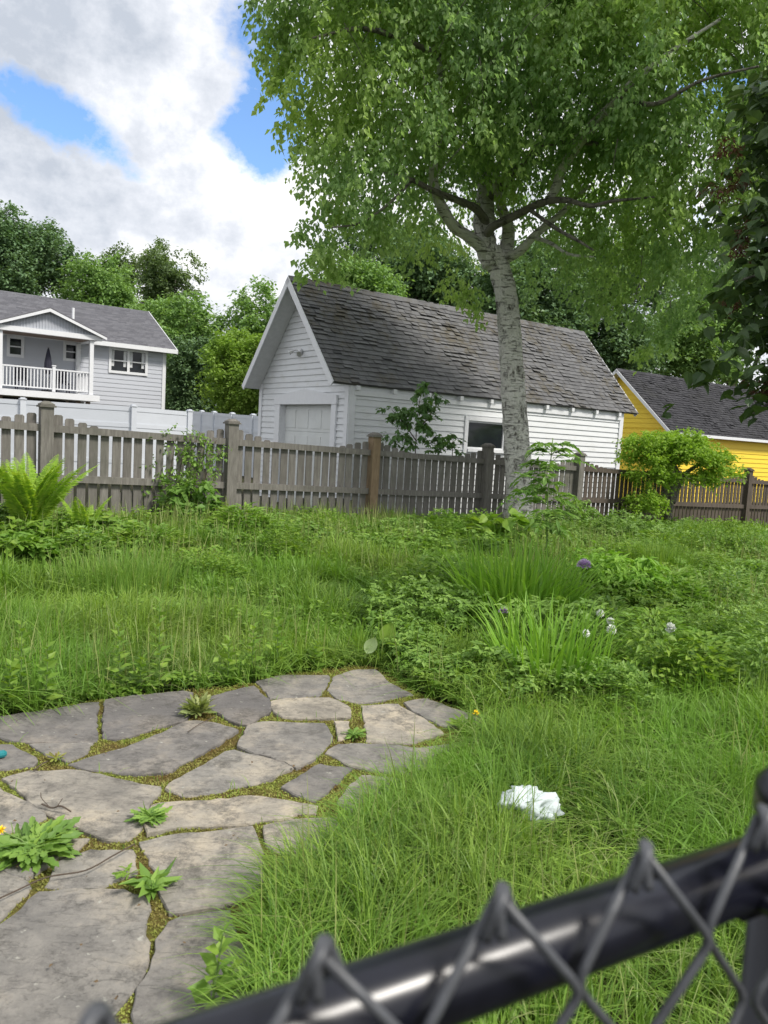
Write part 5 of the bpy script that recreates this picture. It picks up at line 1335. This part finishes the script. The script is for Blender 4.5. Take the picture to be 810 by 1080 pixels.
W_ = [(22, 742, .34, 'tall leafy weed stalk at the far left edge of the patio'), (48, 744, .26, 'shorter leafy weed beside the tall one at the left patio edge'), (127, 728, .30, 'leafy weed stalk behind the joint between the two far left stones'),
      (168, 726, .40, 'tallest weed stalk with rounded lower leaves behind the second far flagstone'), (145, 728, .16, 'low weed between the two taller stalks behind the patio'), (265, 714, .26, 'leafy weed right of the grass tuft on the far patio edge'), (292, 708, .26, 'bright leafy weed behind the far middle flagstone'),
      (240, 718, .2, 'broad leaved dark weed touching the dark far flagstone'), (330, 705, .15, 'low bright weed left of the large pale leaf'), (8, 748, .2, 'weed at the very left end of the patio edge')]
for a, b, h, l in W_: upright(l, a, b, h)
upright('slim green weed growing in front of the big bottom flagstone', 0, 0, .16, 6, .07, base=atZ(222, 1068, S0))
upright('weed sprouting low beside the slim one at the bottom', 0, 0, .08, 5, .06, base=atZ(243, 1062, S0))
# dandelion seed heads
def puff(px, py, label, h=.36, r=.022):
    c = atY(px, py, onG(px, py + 64)[1]); g = float(ground(c[0], c[1])); t = thing('dandelion_seed_head', (c[0], c[1], g), label, 'seed head', 'dandelion clocks')
    q = MB(); q.tube([(c[0], c[1], g), (c[0] + .01, c[1], (g + c[2]) / 2), c], .0025, 5); q.build('stalk', 'stem', t)
    n = 150; d = rng.normal(size=(n, 3)); d /= np.linalg.norm(d, axis=1)[:, None]; V, F, R = scatter(T_TRI, c + d * .008, d, r * rng.uniform(.85, 1.1, n)); build('fluff', V, F, 'fluff', t, rnd=R)
puff(645, 664, 'round white dandelion clock, lower of the close pair', r=.028); puff(644, 655, 'white dandelion clock just above its close neighbour'); puff(707, 662, 'lone white dandelion clock to the right of the pair', r=.03)
puff(633, 647, 'small white dandelion clock left of the pair'); puff(618, 668, 'pale dandelion clock over the second iris clump', r=.02)
def globe(px, py, label, r, Yb, mat='purple'):
    c = atY(px, py, Yb); g = float(ground(c[0], c[1])); t = thing('globe_flower', (c[0], c[1], g), label, 'flower')
    q = MB(); q.tube([(c[0], c[1], g), (c[0] - .01, c[1], (g + c[2]) / 2), c], .004, 5); q.build('stalk', 'stem', t)
    n = 160; d = rng.normal(size=(n, 3)); d[:, 2] = np.abs(d[:, 2]) * .9 - .1; d /= np.linalg.norm(d, axis=1)[:, None]; V, F, R = scatter(T_OVAL, c + d * r * .4, d, r * .7); build('petals', V, F, mat, t, rnd=R)
globe(616, 597, 'purple globe shaped allium flower above the perennial mound', .055, i1[1] - .1)
globe(531, 645, 'small purple iris bloom at the front of the large iris clump', .035, i1[1] - .75)
globe(694, 563, 'low yellow blooms at the far end of the bed, before the right fence', .08, 12.5, 'yellowp')

# ---- crumpled paper
tp = atY(557, 850, onG(557, 886)[1]); tb = vec(tp[0], tp[1], float(ground(tp[0], tp[1])) + .10)
import bmesh
def paper():
    bm = bmesh.new(); bmesh.ops.create_icosphere(bm, subdivisions=4, radius=1)
    from mathutils import noise as nz, Vector
    for v in bm.verts:
        c = v.co.copy(); k = nz.noise(c * 1.7 + Vector((3, 1, 2))) * .55 + abs(nz.noise(c * 4.2)) * .42 + abs(nz.noise(c * 9)) * .16
        v.co = c * (.78 + k); v.co.x *= .105; v.co.y *= .075; v.co.z *= .075
    V = np.array([list(v.co) for v in bm.verts]) + tb + ZV * .03; F = [tuple(v.index for v in f.verts) for f in bm.faces]; bm.free()
    return build('crumpled_paper', V, F, 'tissue', None, tb, smooth=True)
tag(paper(), 'crumpled white paper lying on the tall grass', 'litter')
# twigs, stalks, teal object on the patio
def twig(label, pts, r, name='twig', mat='twig', forks=()):
    m = MB(); m.tube(spline([atZ(x, y, z) for x, y, z in pts], 5), r, 5)
    for f_ in forks: m.tube(spline([atZ(x, y, z) for x, y, z in f_], 4), r * .6, 4)
    c = atZ(*pts[0]); tag(build(name, m.V, m.F, mat, None, c, m.R), label, 'twig')
twig('dry forked twig lying on the large pale flagstone', [(44, 848, .05), (55, 852, .045), (64, 850, .06), (75, 856, .045)], .003, forks=[[(52, 851, .045), (44, 842, .07), (43, 836, .09)], [(60, 851, .055), (66, 842, .08)]])
twig('long curved dry stalk crossing the flagstones at the lower left', [(-10, 952, .05), (20, 938, .045), (50, 925, .05), (90, 918, .05), (120, 902, .055), (142, 890, .05)], .0025, 'dry_stalk')
twig('thin twig lying across the crack of the long diagonal flagstone', [(198, 772, .045), (210, 764, .05), (226, 756, .045)], .002)
twig('short dark stick on the mossy joint below the small left flagstone', [(36, 812, .04), (44, 806, .05), (50, 803, .04)], .003)
m = MB(); m.tube([atZ(-8, 797, .05), atZ(4, 795, .05), atZ(7, 794.5, .05)], [.016, .016, .009], 10); tag(build('garden_tool_handle', m.V, m.F, 'teal', None, atZ(0, 796, .04), m.R), 'teal plastic end of a tool at the patio\'s left edge', 'tool')
# fallen leaf bits on stones
pos = []
for k in range(70):
    x = rng.uniform(0, 470); y = rng.uniform(735, 1060); p = atZ(x, y, .043)
    if inpoly(np.array([p[0]]), np.array([p[1]]), OUT)[0]: pos.append(p)
pos = np.array(pos); a = rng.random(len(pos)) * 6.28
V, F, R = scatter(T_OVAL, pos, np.column_stack([np.cos(a), np.sin(a), .05 * rng.normal(size=len(pos))]), rng.uniform(.006, .02, len(pos)))
tag(build('leaf_litter', V, F, 'ferndead', rnd=R), 'tiny dry leaf bits scattered over the flagstones', 'leaf litter', kind='stuff')
# old timber edging at right
pb = onG(792, 578)
t = thing('timber_bed_edge', pb, 'old dark timber raised bed edge at the right below the fence', 'garden edging')
for k in range(2):
    m = MB(); a = atY(783, 573 + k * 8, pb[1]); m.bar(a, a + vec(2.6, .35, -.01), .09, .085, r=.5); m.build('timber', 'fencedark' if k == 0 else 'fence', t)

# ---- chain link fence right in front
A_ = vec(.0725, .3616, EYE - .2505); RD = vec(.89205, .44948, .0471); RN = vec(RD[1], -RD[0], 0); RN /= np.linalg.norm(RN)     # RN faces the camera side
RU = np.cross(RN, RD); RU *= np.sign(RU[2])
rp = lambda s, z=0.0, n=0.0: A_ + RD * s + RU * z + RN * n
cf = thing('chain_link_fence', rp(0) * [1, 1, 0], 'black chain link fence with glossy top rail right in the foreground', 'fence')
m = MB(); m.tube([rp(s) for s in np.linspace(-1.5, .19, 12)], .0193, 28); tr_ = m.build('top_rail', 'railpaint', cf, smooth=True)
# wire mesh: each wire weaves down in a zigzag, neighbours hook at the corners
WS = .0625; s00 = None
pitch = .085; s_ref = .0622; ztop = .052; hh = .053
wires = MB()
def zig(s0_, side):
    P_ = []; 
    for j in range(18):
        z = ztop - j * hh; s_ = s0_ + (pitch / 2 if j % 2 else 0) * side
        nn_ = .027 + (.004 if (j % 2) else -.002)
        P_.append(rp(s_, z, nn_))
    return P_
def rounded(P_, r=.16):
    out = []
    for i, p in enumerate(P_):
        if 0 < i < len(P_) - 1:
            a = P_[i - 1]; b = P_[i + 1]
            out += [p + (a - p) * r, p + (a - p) * r * .35 + (b - p) * r * .08, p + (b - p) * r * .35 + (a - p) * r * .08, p + (b - p) * r]
        else: out.append(p)
    return np.array(out)
i0 = -16
for i in range(i0, 4):
    s0_ = s_ref + i * pitch
    for side in (1, -1):
        P_ = zig(s0_, side)
        off = RN * (.0022 * side)
        P_ = [p + off for p in P_]
        Q_ = rounded(P_)
        wires.tube(Q_, .0025, 8)
    # knuckle: bent-over ends at the top
    t0 = rp(s0_, ztop, .027)
    wires.tube(spline([rp(s0_ - .010, ztop - .014, .029), rp(s0_ - .004, ztop + .002, .031), rp(s0_ + .004, ztop + .003, .023), rp(s0_ + .003, ztop - .012, .0205)], 5), .0025, 8)
    wires.tube(spline([rp(s0_ + .010, ztop - .014, .025), rp(s0_ + .003, ztop + .0035, .022), rp(s0_ - .004, ztop + .002, .030), rp(s0_ - .005, ztop - .012, .034)], 5), .0025, 8)
wires.build('wire_mesh', 'wirepaint', cf, smooth=True)
# tie wires
for i in (-9, -4):
    m = MB(); s_ = s_ref + i * pitch + .02; m.tube([rp(s_ , .026 * cos(a), .026 * sin(a)) for a in np.linspace(0, 2 * pi, 15)], .0016, 6); m.build('tie_wire', 'wirepaint', cf)
# end post with cap
pc = rp(.226); PR = .029; ZR = float(pc[2])
m = MB(); m.tube([pc * [1, 1, 0] - ZV * .1, pc * [1, 1, 0] + ZV * (ZR + .040)], PR, 28)
po_ = m.build('post', 'railpaint', cf, smooth=True)
m = MB(); zz = ZR + .040
m.tube([pc * [1, 1, 0] + ZV * z for z in (zz - .02, zz - .018, zz, zz + .012, zz + .018)], [PR + .0005, PR + .004, PR + .004, .022, .008], 28); m.build('post_cap', 'railpaint', po_, smooth=True)
for dz in (-.005, -.22):
    m = MB(); m.tube([pc * [1, 1, 0] + ZV * (ZR + dz - .011), pc * [1, 1, 0] + ZV * (ZR + dz + .011)], PR + .003, 28, cap=False)
    m.box(rp(.168, dz, .012), (.016, .003, .011), (RD, RN, ZV)); m.tube([rp(.164, dz, .0), rp(.164, dz, .026)], .006, 8); m.build('brace_band', 'railpaint', po_, smooth=False)
m = MB(); m.box(rp(.158, -.36, .030), (.008, .0025, .37), (RD, RN, ZV)); m.build('tension_bar', 'railpaint', cf)
